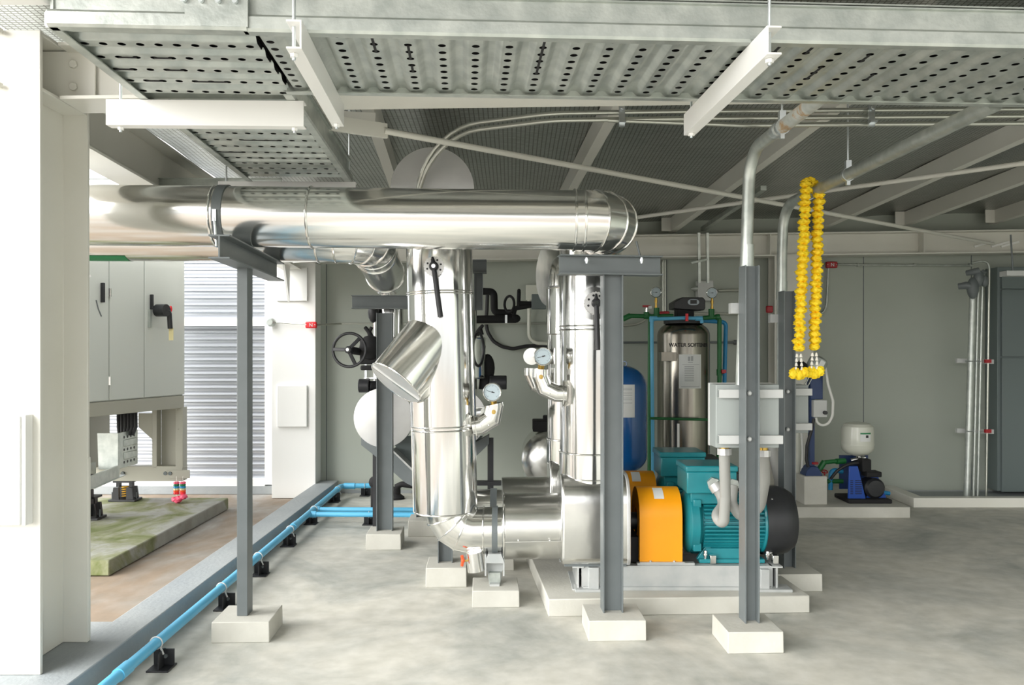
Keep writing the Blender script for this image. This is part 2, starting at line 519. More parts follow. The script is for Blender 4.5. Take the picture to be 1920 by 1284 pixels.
def tray(name, label, o, u, w, length, wid, pitch, hp, off=.03, hole=(.0128, .0128), rails=(1, 1), cover=True, rows=None, seg_gap=None):
    """perforated galvanized tray. o: corner, u: along the tray, w: across it, Z0 = o.z; ribs run across the tray"""
    t = thing(name, label, 'cable tray', o)
    o = V(o)
    n = int(length / pitch); b = MB(); fw = pitch * .40
    rise = .017
    for i in range(n):
        c0 = off + i * pitch
        nh = int(wid / hp); hm = (wid - nh * hp) / 2
        # flat strip with a row of round holes
        a0, a1 = c0, c0 + fw
        for k in range(nh):
            w0, w1 = hm + k * hp, hm + (k + 1) * hp
            if k == 0: w0 = 0
            if k == nh - 1: w1 = wid
            ca, cw = (a0 + a1) / 2, hm + (k + .5) * hp
            inner, outer = [], []
            for j in range(HOLE_N):
                an = 2 * PI * (j + .5) / HOLE_N; cx, cy = math.cos(an), math.sin(an)
                inner.append(b.bm.verts.new(o + u * (ca + hole[0] * cx) + w * (cw + hole[1] * cy)))
                tx = (fw / 2) / abs(cx); ty = ((w1 - cw) if cy > 0 else (cw - w0)) / abs(cy)
                if tx < ty:
                    ex, ey = math.copysign(fw / 2, cx), cy * tx
                else:
                    ex, ey = cx * ty, math.copysign(ty * abs(cy), cy)
                outer.append(b.bm.verts.new(o + u * (ca + ex) + w * (cw + ey)))
            for j in range(HOLE_N):
                j2 = (j + 1) % HOLE_N
                b.bm.faces.new((inner[j], inner[j2], outer[j2], outer[j]))
            # corners of the cell
            for sx, jj in ((1, (1, 2)), ):
                pass
            for (sx, sy) in ((1, 1), (-1, 1), (-1, -1), (1, -1)):
                cp = b.bm.verts.new(o + u * (ca + sx * fw / 2) + w * (w1 if sy > 0 else w0))
                best = None
                for j in range(HOLE_N):
                    j2 = (j + 1) % HOLE_N
                    m = (outer[j].co + outer[j2].co) / 2 - o
                    dx, dy = (outer[j].co - o), (outer[j2].co - o)
                    on_x = abs(abs(dx.dot(u) - ca) - fw / 2) < 1e-5; on_x2 = abs(abs(dy.dot(u) - ca) - fw / 2) < 1e-5
                    if on_x != on_x2 and (m.dot(u) - ca) * sx > 0 and (m.dot(w) - cw) * sy > 0:
                        best = (j, j2)
                if best:
                    b.bm.faces.new((outer[best[0]], outer[best[1]], cp))
        # raised rib
        prof = [(a1, 0), (a1 + pitch * .08, rise * .25), (a1 + pitch * .17, rise * .9), (a1 + pitch * .22, rise), (a1 + pitch * .38, rise), (a1 + pitch * .43, rise * .9), (a1 + pitch * .52, rise * .25), (c0 + pitch, 0)]
        for (x0, z0), (x1, z1) in zip(prof, prof[1:]):
            b.quad(o + u * x0 + UP * z0, o + u * x1 + UP * z1, o + u * x1 + w * wid + UP * z1, o + u * x0 + w * wid + UP * z0)
    bmesh.ops.remove_doubles(b.bm, verts=b.bm.verts, dist=.0004)
    b.obj('perforated_sheet', 'galv', t, smooth=40)
    rp = [(-.012, -.012), (.02, -.012), (.02, -.008), (-.006, -.008), (-.012, 0), (-.016, .008), (-.016, .034), (-.011, .042), (-.002, .046), (-.002, .107), (-.008, .107), (-.018, .107), (-.018, .111), (.006, .111), (.006, .046), (.004, .03), (.004, -.004)]
    rp = [(-.004, -.014), (.024, -.014), (.024, -.009), (0, -.009), (-.004, .0), (-.004, .034), (.004, .042), (.004, .103), (-.012, .103), (-.012, .108), (.009, .108), (.009, .038), (.001, .03), (-.012, .034), (-.018, .028), (-.018, -.004), (-.010, -.014)]
    rp = [(.024, -.014), (.024, -.010), (.002, -.010), (.0, .030), (.012, .040), (.012, .108), (-.006, .108), (-.006, .104), (.007, .104), (.007, .044), (-.008, .038), (-.014, .030), (-.014, -.006), (-.008, -.014)]
    if rails[0]:
        MB().prism(rp, o, w, UP, u * length).obj('side_rail', 'galv', t, smooth=20)
    if rails[1]:
        MB().prism(rp, o + w * wid, -w, UP, u * length).obj('side_rail', 'galv', t, smooth=20)
    if cover:
        MB().box(o + u * length / 2 + w * wid / 2 + UP * .113, (length, wid + .02, .004), math.atan2(u.y, u.x)).obj('cover', 'galv_dark', t)  # unseen lid added to keep light out of the tray
    return t


ZT = 2.5
o1 = V((-.808, 2.495, ZT))
T1 = tray('cable_tray', 'wide galvanized perforated cable tray crossing the top of the frame to the right', o1, E, D, 4.4, .60, .108, .0625)
o2 = V((-1.375, 2.455, ZT))
T2 = tray('cable_tray', 'galvanized perforated cable tray running back from the top left corner', o2, D, E, 2.26, .575, .12, .0573, rails=(0, 0), off=.02)
# its own rails (the right one starts behind the crossing tray)
rp = [(.024, -.014), (.024, -.010), (.002, -.010), (.0, .030), (.012, .040), (.012, .108), (-.006, .108), (-.006, .104), (.007, .104), (.007, .044), (-.008, .038), (-.014, .030), (-.014, -.006), (-.008, -.014)]
MB().prism(rp, o2, E, UP, D * 2.26).obj('side_rail', 'galv', T2, smooth=20)
MB().prism(rp, o2 + E * .575 + D * .62, -E, UP, D * 1.64).obj('side_rail', 'galv', T2, smooth=20)
MB().prism(rp, o2, D, UP, E * .58).obj('side_rail', 'galv', T2, smooth=20)
b = MB(); b.bar(o2 + E * .40 + V((0, -.012, .045)), o2 + E * .585 + V((0, -.012, .045)), .006, .1); b.obj('splice_plate', 'galv', T2)
for i in range(4):
    q = o2 + E * (.40 + .05 * i) + V((0, -.016, .07)); MB().cyl(q, q - AY * .012, .009, n=8).obj('bolt', 'zinc', T2)
# black cable ties showing between holes
random.seed(3)
for row, k0, k1 in ((3, 0, 2), (4, 1, 3), (4, 4, 5), (8, 0, 5), (15, 0, 5), (16, 0, 1), (17, 3, 5), (18, 1, 2), (19, 4, 5)):
    nh = 9; hm = (.6 - nh * .0625) / 2
    a = o1 + E * (.03 + row * .108 + .0216) + UP * -.001
    MB().bar(a + D * (hm + (k0 + .5) * .0625), a + D * (hm + (k1 + .5) * .0625), .008, .003).obj('cable_tie', 'rubber', T1)
for row, k0, k1 in ((2, 1, 2), (2, 3, 4), (3, 0, 1), (3, 3, 4), (4, 1, 2), (4, 4, 6), (13, 0, 2), (11, 3, 6)):
    hm = (.575 - 10 * .0573) / 2
    a = o2 + D * (.02 + row * .12 + .024) + UP * -.001
    MB().bar(a + E * (hm + (k0 + .5) * .0573), a + E * (hm + (k1 + .5) * .0573), .008, .003).obj('cable_tie', 'rubber', T2)
t = tray('cable_tray', 'galvanized tray passing behind the big horizontal pipe at far left', V((-3.6, 5.2, ZT)), AX, AY, 2.15, .4, .12, .06, cover=False)
def cables(label, o, u, w, length, wid):  # black cables added inside a tray so its holes look dark
    b = MB(); n = int(wid / .042)
    for k in range(n):
        q = o + w * (.03 + (k + .5) * (wid - .05) / n) + UP * .045; b.path([q + u * .02, q + u * length * .5 + UP * .003, q + u * (length - .02)], .0205, 8)
    tag(b.obj('dark_fill_cables', 'rubber'), label, 'cables', kind='stuff')


cables('black cable fill added inside the crossing tray to darken its holes', o1, E, D, 4.4, .60)
cables('black cable fill added inside the left tray to darken its holes', o2, D, E, 2.26, .575)
# white channels that carry the trays, with threaded rods
HG = 'white hanger channels under the cable trays'


def hanger(label, p0, p1, h=.085, w=.045, flip=1, rods=()):
    t = thing('tray_hanger', label, 'hanger', p0, HG)
    MB().sec('C', p0, p1, w, h, .006, flip=flip).obj('channel', 'white_bright', t, bevel=.001)
    for q in rods:
        q = V(q)
        MB().cyl(q - UP * (h / 2 + .02), V((q.x, q.y, zr(q.x, q.y) + .1)), .0055, n=8).obj('threaded_rod', 'zinc', t)
        b = MB(); b.cyl(q - UP * (h / 2 + .001), q - UP * (h / 2 + .012), .012, n=6); b.obj('nut', 'white_bright', t)
    return t


zb = ZT - .014
p0 = P(551, 54, 2.394); p0.z = zb - .0425; p1 = p0 + D * .84
hanger('white channel under the crossing tray, left of the two angled ones', p0, p1, flip=-1, rods=(p0 + D * .04 + E * -.008, p1 - D * .04))
p0 = P(1452, 60, 2.44); p0.z = zb - .0425; p1 = p0 + D * .93
hanger('white channel under the crossing tray, right of the two angled ones', p0, p1, flip=1, rods=(p0 + D * .04, p1 - D * .04 - E * .002))
p0 = P(204, 210, 3.18); p0.z = zb - .05; p1 = P(572, 210, 3.2); p1.z = zb - .05
hanger('white channel under the left tray, level bar ending near the screen of holes', p0, p1, h=.098, w=.05, flip=-1, rods=(p0 + E * .045, p1 - E * .04))
p0 = P(411, 345, 4.72); p0.z = zb - .04; p1 = P(668, 345, 4.74); p1.z = zb - .04
hanger('white channel just above the big pipe at the far end of the left tray', p0, p1, h=.08, flip=-1, rods=(p0 + E * .04, p1 - E * .04))
p0 = P(236, 320, 5.1); p0.z = zb - .045; p1 = p0 + AY * .55
hanger('white channel hanging under the eave beside the far left tray', p0 + UP * .28, p1 + UP * .28, h=.085, flip=1, rods=(p0 + UP * .28,))
b = MB(); q = P(88, 0, 2.46); b.bx(-2.6, q.x, 2.42, 2.5, 2.566, 2.68)
tag(b.obj('ceiling_channel', 'white_bright', bevel=.012), 'white channel end at the very top left corner', 'channel')

# overhead steel conduits
CG = 'thin steel conduits under the roof'
for k, (dz, lab) in enumerate(((.0, 'upper thin steel conduit crossing under the roof behind the beam'), (.034, 'middle thin steel conduit crossing under the roof behind the beam'), (.065, 'lower thin steel conduit crossing under the roof behind the beam'))):
    Z = 2.775 - dz - .003 * k
    b = MB(); x0 = P(782 - 5 * (k == 1), 0, 4.72).x + (.02 * k)
    if k < 2:
        b.path([(x0, 4.72, 2.1), (x0, 4.70, Z), (x0 + .75, 4.36, Z), (1.0, 4.32, Z), (4.5, 4.45, Z + .06)], .0125, 12, bend=.45, seg=10)
    else:
        b.path([P(1140, 225, 4.34) * 1.0, (1.2, 4.33, Z), (4.5, 4.47, Z + .06)], .0125, 12)
    tag(b.obj('conduit', 'emt'), lab, 'conduit', CG)
for x, lab in ((1166, 'small zinc conduit clamp above the purlin behind the elbow'), (1634, 'small zinc conduit clamp above the right slanted riser')):
    q = P(x, 214, 4.31); b = MB(); b.box(q, (.03, .02, .13)); b.box(q + V((.0, -.02, -.045)), (.035, .03, .012)); b.cyl(q + V((0, -.02, .03)), q + V((0, -.03, .03)), .012, n=6)
    tag(b.obj('conduit_clamp', 'zinc'), lab, 'clamp')
# ---------------------------------------------------------------- steel posts and their concrete footings
BG = 'concrete footing blocks under the pipe posts'


def block(label, x0, x1, ybase, h=.108, depth=.29, lean=.004):
    Y = F * H / (ybase - 655)
    a = P(x0, ybase, Y); c = P(x1, ybase, Y); w = (c - a).length
    b = MB(); o = V(((a.x + c.x) / 2, Y + depth / 2, 0))
    vs = []
    R = Matrix.Rotation(TH * .6, 3, 'Z')
    for z, k in ((0, lean), (h, 0)):
        for sx, sy in ((-1, -1), (1, -1), (1, 1), (-1, 1)):
            vs.append(b.bm.verts.new(o + R @ V((sx * (w / 2 + k * .5), sy * (depth / 2 + k * .3), z))))
    for f in ((0, 3, 2, 1), (4, 5, 6, 7), (0, 1, 5, 4), (1, 2, 6, 5), (2, 3, 7, 6), (3, 0, 4, 7)):
        b.bm.faces.new([vs[i] for i in f])
    ob = b.obj('footing_block', 'concrete', org=o, bevel=.004)
    return tag(ob, label, 'concrete block', BG)


block('concrete footing block under the leftmost grey post, nearest the kerb', 395, 502, 1205)
block('concrete footing block under the tall post in front of the silver pump casing', 1102, 1210, 1202)
block('concrete footing block under the post in front of the teal motor', 1363, 1468, 1225)
block('concrete footing block under the low saddle of the bottom elbow', 884, 972, 1139, h=.10)
block('concrete footing block left of the small drain valve', 797, 873, 1101, h=.125)
block('concrete footing block under the post behind the handwheel', 685, 750, 1031, h=.12)
block('concrete footing block under the post beside the black motor cover', 1440, 1541, 1109, h=.11)
block('concrete footing block half hidden behind the bottom elbow', 764, 830, 1006, h=.13)
block('low concrete block behind the drain valve', 880, 962, 1070, h=.09, depth=.25)

PG = 'grey steel pipe support posts'


def post(label, x0, x1, Y, z0, z1, beam=None, rot=0.):
    xa, xb = P(x0, 0, Y).x, P(x1, 0, Y).x
    c = V(((xa + xb) / 2, Y + .05, z0))
    t = thing('pipe_support', label, 'post', c, PG)
    w = xb - xa
    up = Matrix.Rotation(rot, 3, 'Z') @ E
    MB().sec('I', c, V((c.x, c.y, z1)), .1, w, .007, up=up).obj('post', 'steel_grey', t, bevel=.001)
    if beam:
        MB().sec('I', beam[0], beam[1], .1, beam[2], .007).obj('cross_beam', 'steel_grey', t, bevel=.001)
    return t


# leftmost post is a narrow box section
c = P(461, 1150, 4.43); c.z = .108
t = thing('pipe_support', 'narrow grey steel post near the kerb carrying the left end of the big pipe', 'post', c, PG)
b = MB(); b.bx(P(444, 0, 4.41).x, P(464, 0, 4.41).x, 4.41, 4.50, .108, 1.97); b.obj('post', 'steel_grey', t, bevel=.003)
MB().sec('I', V((-1.40, 3.95, 2.022)), V((-1.50, 5.26, 2.022)), .1, .115, .008).obj('cross_beam', 'steel_grey', t, bevel=.001)
t = post('grey steel post with a crossbeam in front of the silver pump casing', 1130, 1168, 4.46, .108, 1.935, (P(1047, 0, 4.46) * 1, P(1240, 0, 4.56) * 1, .104))
for ch in t.children:
    if ch.name.startswith('cross'):
        bpy.data.objects.remove(ch)
a = P(1048, 498, 4.45); a.z = 1.985; c = P(1238, 498, 4.53); c.z = 1.985
MB().sec('I', a, c, .1, .105, .007).obj('cross_beam', 'steel_grey', t, bevel=.001)
for x in (1100, 1203):
    b = MB(); q = P(x, 483, 4.42); b.cyl(q, q - UP * .03, .008, n=6); b.cyl(q + UP * -.008, q - UP * .02, .013, n=6); b.obj('bolt', 'zinc', t)
b = MB(); q = P(1200, 480, 4.5); b.cyl(q, P(1193, 452, 4.5), .006, n=8); b.obj('strap_rod', 'steel_grey', t)
post('grey steel post with electrical box in front of the teal motor, right foreground', 1396, 1424, 4.29, .108, 1.53 + 158 * 4.29 / F)
post('grey steel post beside the garland, behind the right foreground post', 1469, 1492, 5.36, .11, 1.53 + 110 * 5.36 / F)
a = P(658, 564, 6.42); c = P(775, 564, 6.44)
t = post('grey steel post behind the slanted strainer branch, beam on top', 705, 735, 6.42, .12, 1.815, (V((a.x, 6.47, 1.90)), V((c.x + .2, 6.5, 1.90)), .104))
post('short grey steel post left of the drain valve, under the bottom elbow', 820, 848, 5.44, .125, .62)
a = P(780, 494, 6.5)
t = post('dark grey stub and beam end just right of the large vertical pipe', 888, 905, 6.5, 1.84, 2.13, (V((a.x, 6.55, 2.185)), V((P(912, 0, 6.5).x, 6.55, 2.185)), .105))
t = thing('pipe_support', 'small grey post with clamp behind the bottom elbow at the blue pipes', 'post', P(790, 985, 6.95), PG)
MB().sec('I', V((P(788, 0, 6.95).x, 6.95, .12)), V((P(788, 0, 6.95).x, 6.95, .5)), .1, .06, .006, up=AX).obj('post', 'steel_grey', t)

# ---------------------------------------------------------------- insulated pipework
R1 = .161


def ring(c, ax, r, parent, name='seam_band', w=.007, m='alu'):
    return MB().torus(c, ax, r, w, 44, 8).obj(name, m, parent)


# big horizontal pipe with elbow
A = P(-300, 398, 4.38); Bc = V((.555, 4.47, 2.225)); C2 = V((.49, 5.14, 2.222))
t = thing('insulated_pipe', 'big silver clad pipe crossing the frame horizontally and turning back at its right elbow', 'pipe', V((-1.4, 4.43, 2.08)))
pe = Bc - (Bc - A).normalized() * .17
body = MB().path([A, pe], R1, 64, caps=False).obj('pipe', 'alu_h', t)
# lobster-back elbow
dirx = (Bc - A).normalized(); diry = (C2 - Bc).normalized()
el = MB(); el.path([pe - dirx * .05, Bc, Bc + diry * .32], R1 + .003, 64, caps=False, bend=.172, seg=4); el.obj('elbow', 'alu', t, smooth=14)
n0 = dirx.cross(diry).normalized(); ctr = Bc - dirx * .172 + diry * .172
for k in range(5):
    an = (PI / 2) * k / 4
    rr = -diry * .172
    q = Matrix.Rotation(an, 3, n0) @ rr
    axd = Matrix.Rotation(an, 3, n0) @ dirx
    if k in (1, 2, 3): ring(ctr + q / math.cos(PI / 16) if False else ctr + q, axd, R1 + .004, t)
ring(pe - dirx * .05, dirx, R1 + .002, t); ring(pe + dirx * .0, dirx, R1 + .003, t)
for x in (585, 409):
    q = A.lerp(Bc, (P(x, 0, 4.43).x - A.x) / (Bc.x - A.x)); ring(q, dirx, R1 + .001, t)
q = A.lerp(Bc, (P(424, 0, 4.43).x - A.x) / (Bc.x - A.x))
o = MB().lathe(q - dirx * .024, dirx, [(R1 + .001, 0), (R1 + .007, 0), (R1 + .007, .048), (R1 + .001, .048)], 48).obj('clamp_strap', 'steel_grey', t)
part(o, 'dark grey clamp strap')
b = MB(); b.box(q + V((.0, -R1 - .008, -.02)), (.02, .016, .06)); b.cyl(q + V((0, -R1 - .012, -.03)), q + V((.012, -R1 - .012, -.18)), .006, n=8); b.obj('clamp_bolt', 'zinc', t)

# second pipe behind and below it
A2 = P(-300, 440, 5.08); B2 = V((-.90, 5.18, 2.225)); C3 = P(726, 521, 6.62)
t = thing('insulated_pipe', 'silver clad pipe running behind the big one and turning back over the grey beam', 'pipe', V((-1.5, 5.15, 2.08)))
r2 = .150
d0 = (B2 - A2).normalized(); d1 = (C3 - B2).normalized()
MB().path([A2, B2 - d0 * .2], r2, 48, caps=False).obj('pipe', 'alu', t)
MB().path([B2 - d0 * .22, B2, B2 + d1 * .22], r2 + .003, 48, caps=False, bend=.17, seg=4).obj('elbow', 'alu', t, smooth=14)
MB().path([B2 + d1 * .2, C3], r2 - .004, 48).obj('pipe', 'alu', t)
for k in range(1, 4):
    an = (PI / 2) * k / 4; n2 = d0.cross(d1).normalized(); ctr = B2 - d0 * .17 + d1 * .17
    ring(ctr + Matrix.Rotation(an, 3, n2) @ (-d1 * .17), Matrix.Rotation(an, 3, n2) @ d0, r2 + .004, t)
for k in (.25, .42, 1.25): ring(B2 + d1 * k, d1, r2 - .002, t)
for x in (597, 630): ring(A2.lerp(B2, (P(x, 0, 5.16).x - A2.x) / (B2.x - A2.x)), d0, r2 + .001, t)
# green sticker on its underside
cq = A2.lerp(B2, (P(192, 0, 5.12).x - A2.x) / (B2.x - A2.x))
b = MB()
stk = lambda a, k: cq + d0 * k + V((0, -math.cos(a) * (r2 + .002), math.sin(a) * (r2 + .002)))
for i in range(10):
    a0 = -1.85 + i * .085; a1 = a0 + .085
    b.quad(stk(a0, -.2), stk(a0, .17), stk(a1, .17), stk(a1, -.2))
part(b.obj('sticker', 'sign_green', t), 'green sticker')
b = MB(); a0 = -1.32; q = stk(a0, -.13); b.text('C', q + V((0, -.004, -.11)), AX, V((0, math.cos(a0 + PI / 2) * -1 + .35, 1)).normalized(), .12)
b.obj('lettering', 'box_white', t)

# large vertical pipe with strainer branch
vt = P(823, 455, 5.1); vb = P(836, 957, 5.1)
vd = (vb - vt).normalized()


def on(y): return vt.lerp(vb, (y - 455) / 502.)


t = thing('insulated_riser', 'large silver vertical pipe with a slanted capped branch, centre of the frame', 'pipe', V((vb.x, 5.1, .4)))
V1 = t
MB().path([vt + UP * .1, on(549)], .2035, 56, caps=False).obj('pipe', 'alu_v', t)
MB().path([on(549), on(800)], .2025, 56, caps=False).obj('pipe', 'alu_v', t)
MB().path([on(800), on(958)], .1965, 56).obj('pipe', 'alu_v', t)
for y, r in ((549, .205), (553, .203), (797, .202), (804, .199), (956, .197)): ring(on(y), vd, r, t, w=.005)
for y0, y1, x in ((470, 549, .008), (549, 800, -.06), (800, 955, -.19)):
    dx = x; ry = math.sqrt(max(.0, .204 ** 2 - dx * dx))
    b = MB(); b.bar(on(y0) + V((dx, -ry, 0)), on(y1) + V((dx, -ry, 0)), .006, .003, up=AY); b.obj('lap_seam', 'alu_dull', t)
sa = on(613); sd = V((-.545, -.40, -.735)).normalized(); sc = sa + sd * .46
br = MB().path([sa, sc], .176, 56).obj('strainer_branch', 'alu', t)
ring(sc, sd, .176, br, 'rim', .006)
sx = V((.852, 0, -.522)); sx = (sx - sd * sx.dot(sd)).normalized(); sy = sd.cross(sx)
b = MB(); b.lathe(sc, sd, [(.174, 0), (.174, .004), (.02, .008), (0, .008)], 48); cap = b.obj('end_cap', 'alu_white', br)
b = MB(); b.bar(sc + sd * .008 - sx * .17 + sy * .015, sc + sd * .008 + sx * .17 + sy * .015, .008, .008, up=sd); b.obj('cap_seam', 'alu', br)
b = MB(); b.bar(sc + sd * .010 - sx * .02 + sy * .0, sc + sd * .010 + sx * .15 + sy * .0, .005, .005, up=sd); b.obj('cap_seam', 'galv_dark', br)


def lever_valve(par, c, nrm, r, tip, plate='alu_white', teeth=True):
    """notched plate with a black lever on the front of a pipe"""
    c = V(c); nrm = V(nrm).normalized()
    b = MB(); b.cyl(c - nrm * .05, c, r * .45, n=20)
    pr = []
    ux = UP.cross(nrm).normalized()
    for k in range(48):
        a = 2 * PI * k / 48; rad = r * (.93 if (teeth and k % 2) else 1.0)
        pr.append((rad * math.cos(a), rad * math.sin(a)))
    b.prism(pr, c, ux, UP, nrm * .006)
    pl = b.obj('notch_plate', plate, par)
    b = MB()
    for k in range(8):
        a = 2 * PI * (k + .4) / 8
        if abs(math.sin(a) + .9) < .3: continue
        q = c + nrm * .0065 + (ux * math.cos(a) + UP * math.sin(a)) * r * .68
        b.cyl(q, q + nrm * .001, r * .10, n=10)
    b.obj('plate_hole', 'black', pl)
    tip = V(tip); h = c + nrm * .03
    lv = MB(); lv.lathe(c, nrm, [(0, .045), (.020, .045), (.028, .03), (.028, .004)], 20)
    dv = (tip - h); lv.path([h - dv.normalized() * .055, h], .006, 10, r2=.018)
    lv.path([h, h + dv * .15, h + dv * .35, tip - dv * .02, tip], .014, 12, r2=.017)
    l = lv.obj('lever', 'black', par)
    MB().cyl(c + nrm * .045, c + nrm * .05, .012, n=16).obj('lever_bolt', 'chrome', l)
    return pl


fr = on(507) + V((0, -.205, 0))
lever_valve(V1, fr + V((-.012, -.03, .0)), (0, -1, 0), .062, P(826, 594, 4.84))

# bottom elbow, pipe and jacket going right to the pump
zc = H - 338 * 5.1 / F; x1 = vb.x + .01
t = thing('insulated_pipe', 'silver clad bottom elbow and pipe feeding the front pump casing', 'pipe', V((0, 5.1, zc - .14)))
ptop = V((x1, 5.1, .60)); crn = V((x1, 5.1, zc)); pend = V((-.03, 5.11, zc))
el = MB().path([ptop, crn, crn + AX * .16], .141, 56, caps=False, bend=.147, seg=4).obj('elbow', 'alu', t, smooth=14)
for k in range(1, 4):
    an = (PI / 2) * k / 4; ct = crn + V((.147, 0, .147))
    ring(ct + V((-.147 * math.cos(an), 0, -.147 * math.sin(an))), V((math.sin(an), 0, -math.cos(an))), .144, t, w=.005)
MB().path([crn + AX * .15, pend], .139, 56, caps=False).obj('pipe', 'alu', t)
for x in (907, ): ring(V((P(x, 0, 5.1).x, 5.1, zc)), AX, .141, t, w=.005)
xs = P(928, 0, 5.1).x
o = MB().lathe((xs - .016, 5.1, zc), AX, [(.140, 0), (.146, 0), (.146, .034), (.140, .034)], 40).obj('clamp_strap', 'steel_grey', t); part(o, 'dark grey strap')
zj = H - 331 * 5.1 / F; xa, xb = P(945, 0, 5.1).x, P(1056, 0, 5.1).x
J = MB().path([(xa, 5.1, zj), (xb, 5.12, zj)], .2, 56).obj('jacket', 'alu_dull', t)
ring(V((xa, 5.1, zj)), AX, .2, t, w=.006)
b = MB(); b.bar(V((xa, 4.905, zj - .055)), V((xb, 4.92, zj - .05)), .004, .004); b.obj('jacket_seam', 'alu_dull', t)
for f in (.24, .75):
    b = MB(); b.ball(V((xa + (xb - xa) * f, 4.905, zj - .045)), .005, n=8); b.obj('rivet', 'chrome', t)
# saddle foot
q = P(928, 1095, 5.02); q.z = .10
s = thing('pipe_saddle', 'grey steel saddle stand under the bottom elbow on its own block', 'stand', q)
b = MB(); b.prism([(-.035, 0), (.035, 0), (.06, .16), (-.06, .16)], V((xs, 5.07, .10)), AX, UP, AY * .012); b.bx(xs - .06, xs - .05, 5.0, 5.14, .16, .29); b.bx(xs + .05, xs + .06, 5.0, 5.14, .16, .29); b.bx(xs - .03, xs + .03, 4.99, 5.1, .1, .112)
b.obj('stem', 'frame_grey', s)
b = MB(); b.prism([(-.06, -.02), (.06, -.02), (.04, .035), (-.04, .035)], V((xs, 4.99, .26)), AX, UP, AY * .2); b.obj('cradle', 'frame_grey', s)
MB().bx(xs - .035, xs + .035, 5.035, 5.09, .10, .17).obj('foot', 'galv_dark', s)
# drain stub and red valve
q = P(891, 1025, 5.02)
s = thing('drain_valve', 'small silver drain stub with a red tee handle beneath the bottom elbow', 'valve', P(891, 1068, 5.02))
MB().cyl(P(888, 1035, 5.02), P(893, 1070, 5.02), .05, n=28).obj('drain_stub', 'alu', s)
b = MB(); b.cyl(P(880, 1051, 5.0), P(869, 1051, 4.98), .006, n=10); b.obj('stem', 'brass_patch', s)
b = MB(); b.path([P(866, 1041, 4.98), P(868, 1051, 4.98), P(866, 1061, 4.98)], .009, 10); b.ball(P(868, 1051, 4.98), .012, .012, .016); part(b.obj('handle', 'red_orange', s), 'red tee handle')

# gauge on an insulated elbow
def gauge(par, c, r, nrm, ang, pipe_m='alu'):
    c = V(c); nrm = V(nrm).normalized(); ux = UP.cross(nrm).normalized(); uy = nrm.cross(ux)
    g = MB().lathe(c, nrm, [(0, -.03), (r * .9, -.03), (r, -.02), (r, .006), (r * .93, .010), (r * .88, .008), (r * .86, .002)], 36).obj('gauge', 'chrome', par)
    MB().lathe(c, nrm, [(r * .88, .001), (0, .0012)], 36).obj('dial', 'dial', g)
    b = MB()
    for k in range(21):
        a = math.radians(225 - 270 * k / 20); d = ux * math.cos(a) + uy * math.sin(a)
        b.bar(c + d * r * (.66 if k % 5 else .58) + nrm * .0022, c + d * r * .76 + nrm * .0022, r * .025, .0004, up=nrm)
    b.obj('dial_marks', 'ink', g)
    d = ux * math.cos(ang) + uy * math.sin(ang)
    b = MB(); b.bar(c - d * r * .2 + nrm * .003, c + d * r * .62 + nrm * .003, r * .045, .0006, up=nrm); b.bar(c - d * r * .25 + nrm * .003, c + nrm * .003, r * .11, .0006, up=nrm); b.cyl(c + nrm * .002, c + nrm * .004, r * .09, n=12)
    b.obj('needle', 'black', g)
    return g


def gauge_elbow(label, pts, r, gc, gr, ang, flange, Y):
    s = thing('pressure_gauge', label, 'gauge', pts[0])
    MB().path(pts, r, 28, bend=.10, seg=2).obj('elbow', 'alu', s, smooth=14)
    d = (V(pts[1]) - V(pts[0])).normalized()
    MB().lathe(V(pts[0]) + d * .02, d, [(r, .004), (flange, .003), (flange, -.003), (r, -.003)], 6).obj('collar_plate', 'alu', s)
    for k in (0, 1):
        q = V(pts[0]).lerp(V(pts[1]), .35 + .3 * k); MB().ball(q + V((0, -r, 0)), .005, n=8).obj('rivet', 'chrome', s)
    e = V(pts[-1]); MB().ball(e + V((0, -r * .98, -.045)), .014, .004, .014, n=10).obj('glue_patch', 'brass_patch', s)
    MB().cyl(e, V((gc[0], gc[1] + .03, gc[2])), .02, n=12).obj('gauge_stem', 'brass', s)
    MB().cyl(V(gc) + AY * .025, V(gc) + AY * .10, gr * .88, n=28).obj('gauge_back', 'alu', s)
    gauge(s, gc, gr, (-.06, -1, .02), ang)
    return s


gauge_elbow('pressure gauge on a silver elbow right of the large vertical pipe', [P(886, 800, 5.0), P(934, 793, 5.0), P(926, 757, 5.0)], .056, P(923, 735, 4.93), .056, math.radians(165), .075, 5)
gauge_elbow('pressure gauge on a silver elbow left of the pipe behind the crossbeam post', [P(1062, 738, 5.0), P(1012, 737, 5.0), P(1014, 692, 5.0)], .051, P(1018, 668, 4.93), .056, math.radians(195), .085, 5)
s = thing('insulated_branch', 'silver elbow stub half hidden behind the left gauge elbow', 'pipe', P(995, 735, 5.68))
MB().path([P(1035, 728, 5.7), P(996, 730, 5.7), P(996, 690, 5.7)], .048, 24, bend=.1, seg=2).obj('elbow', 'alu', s, smooth=14)
MB().cyl(P(997, 668, 5.66), P(997, 668, 5.76), .058, n=28).obj('gauge_back', 'alu', s)
s = thing('insulated_branch', 'silver stub behind the right gauge elbow of the large vertical pipe', 'pipe', P(890, 780, 5.7))
MB().path([P(852, 779, 6.72), P(885, 777, 5.9), P(912, 774, 5.7)], .045, 24, bend=.1).obj('stub', 'alu', s)

# drum end above the big pipe
q = P(811, 354, 4.84)
t = thing('header_drum', 'round silver drum end rising above the big horizontal pipe', 'pipe', q)
MB().path([q, q + D * 1.9], .241, 64).obj('drum', 'alu_dull', t)
MB().lathe(q, -D, [(.241, -.004), (.243, .004), (.236, .006), (0, .007)], 64).obj('end_cap', 'alu_white', t)
ring(q, D, .241, t, 'rim', .004)

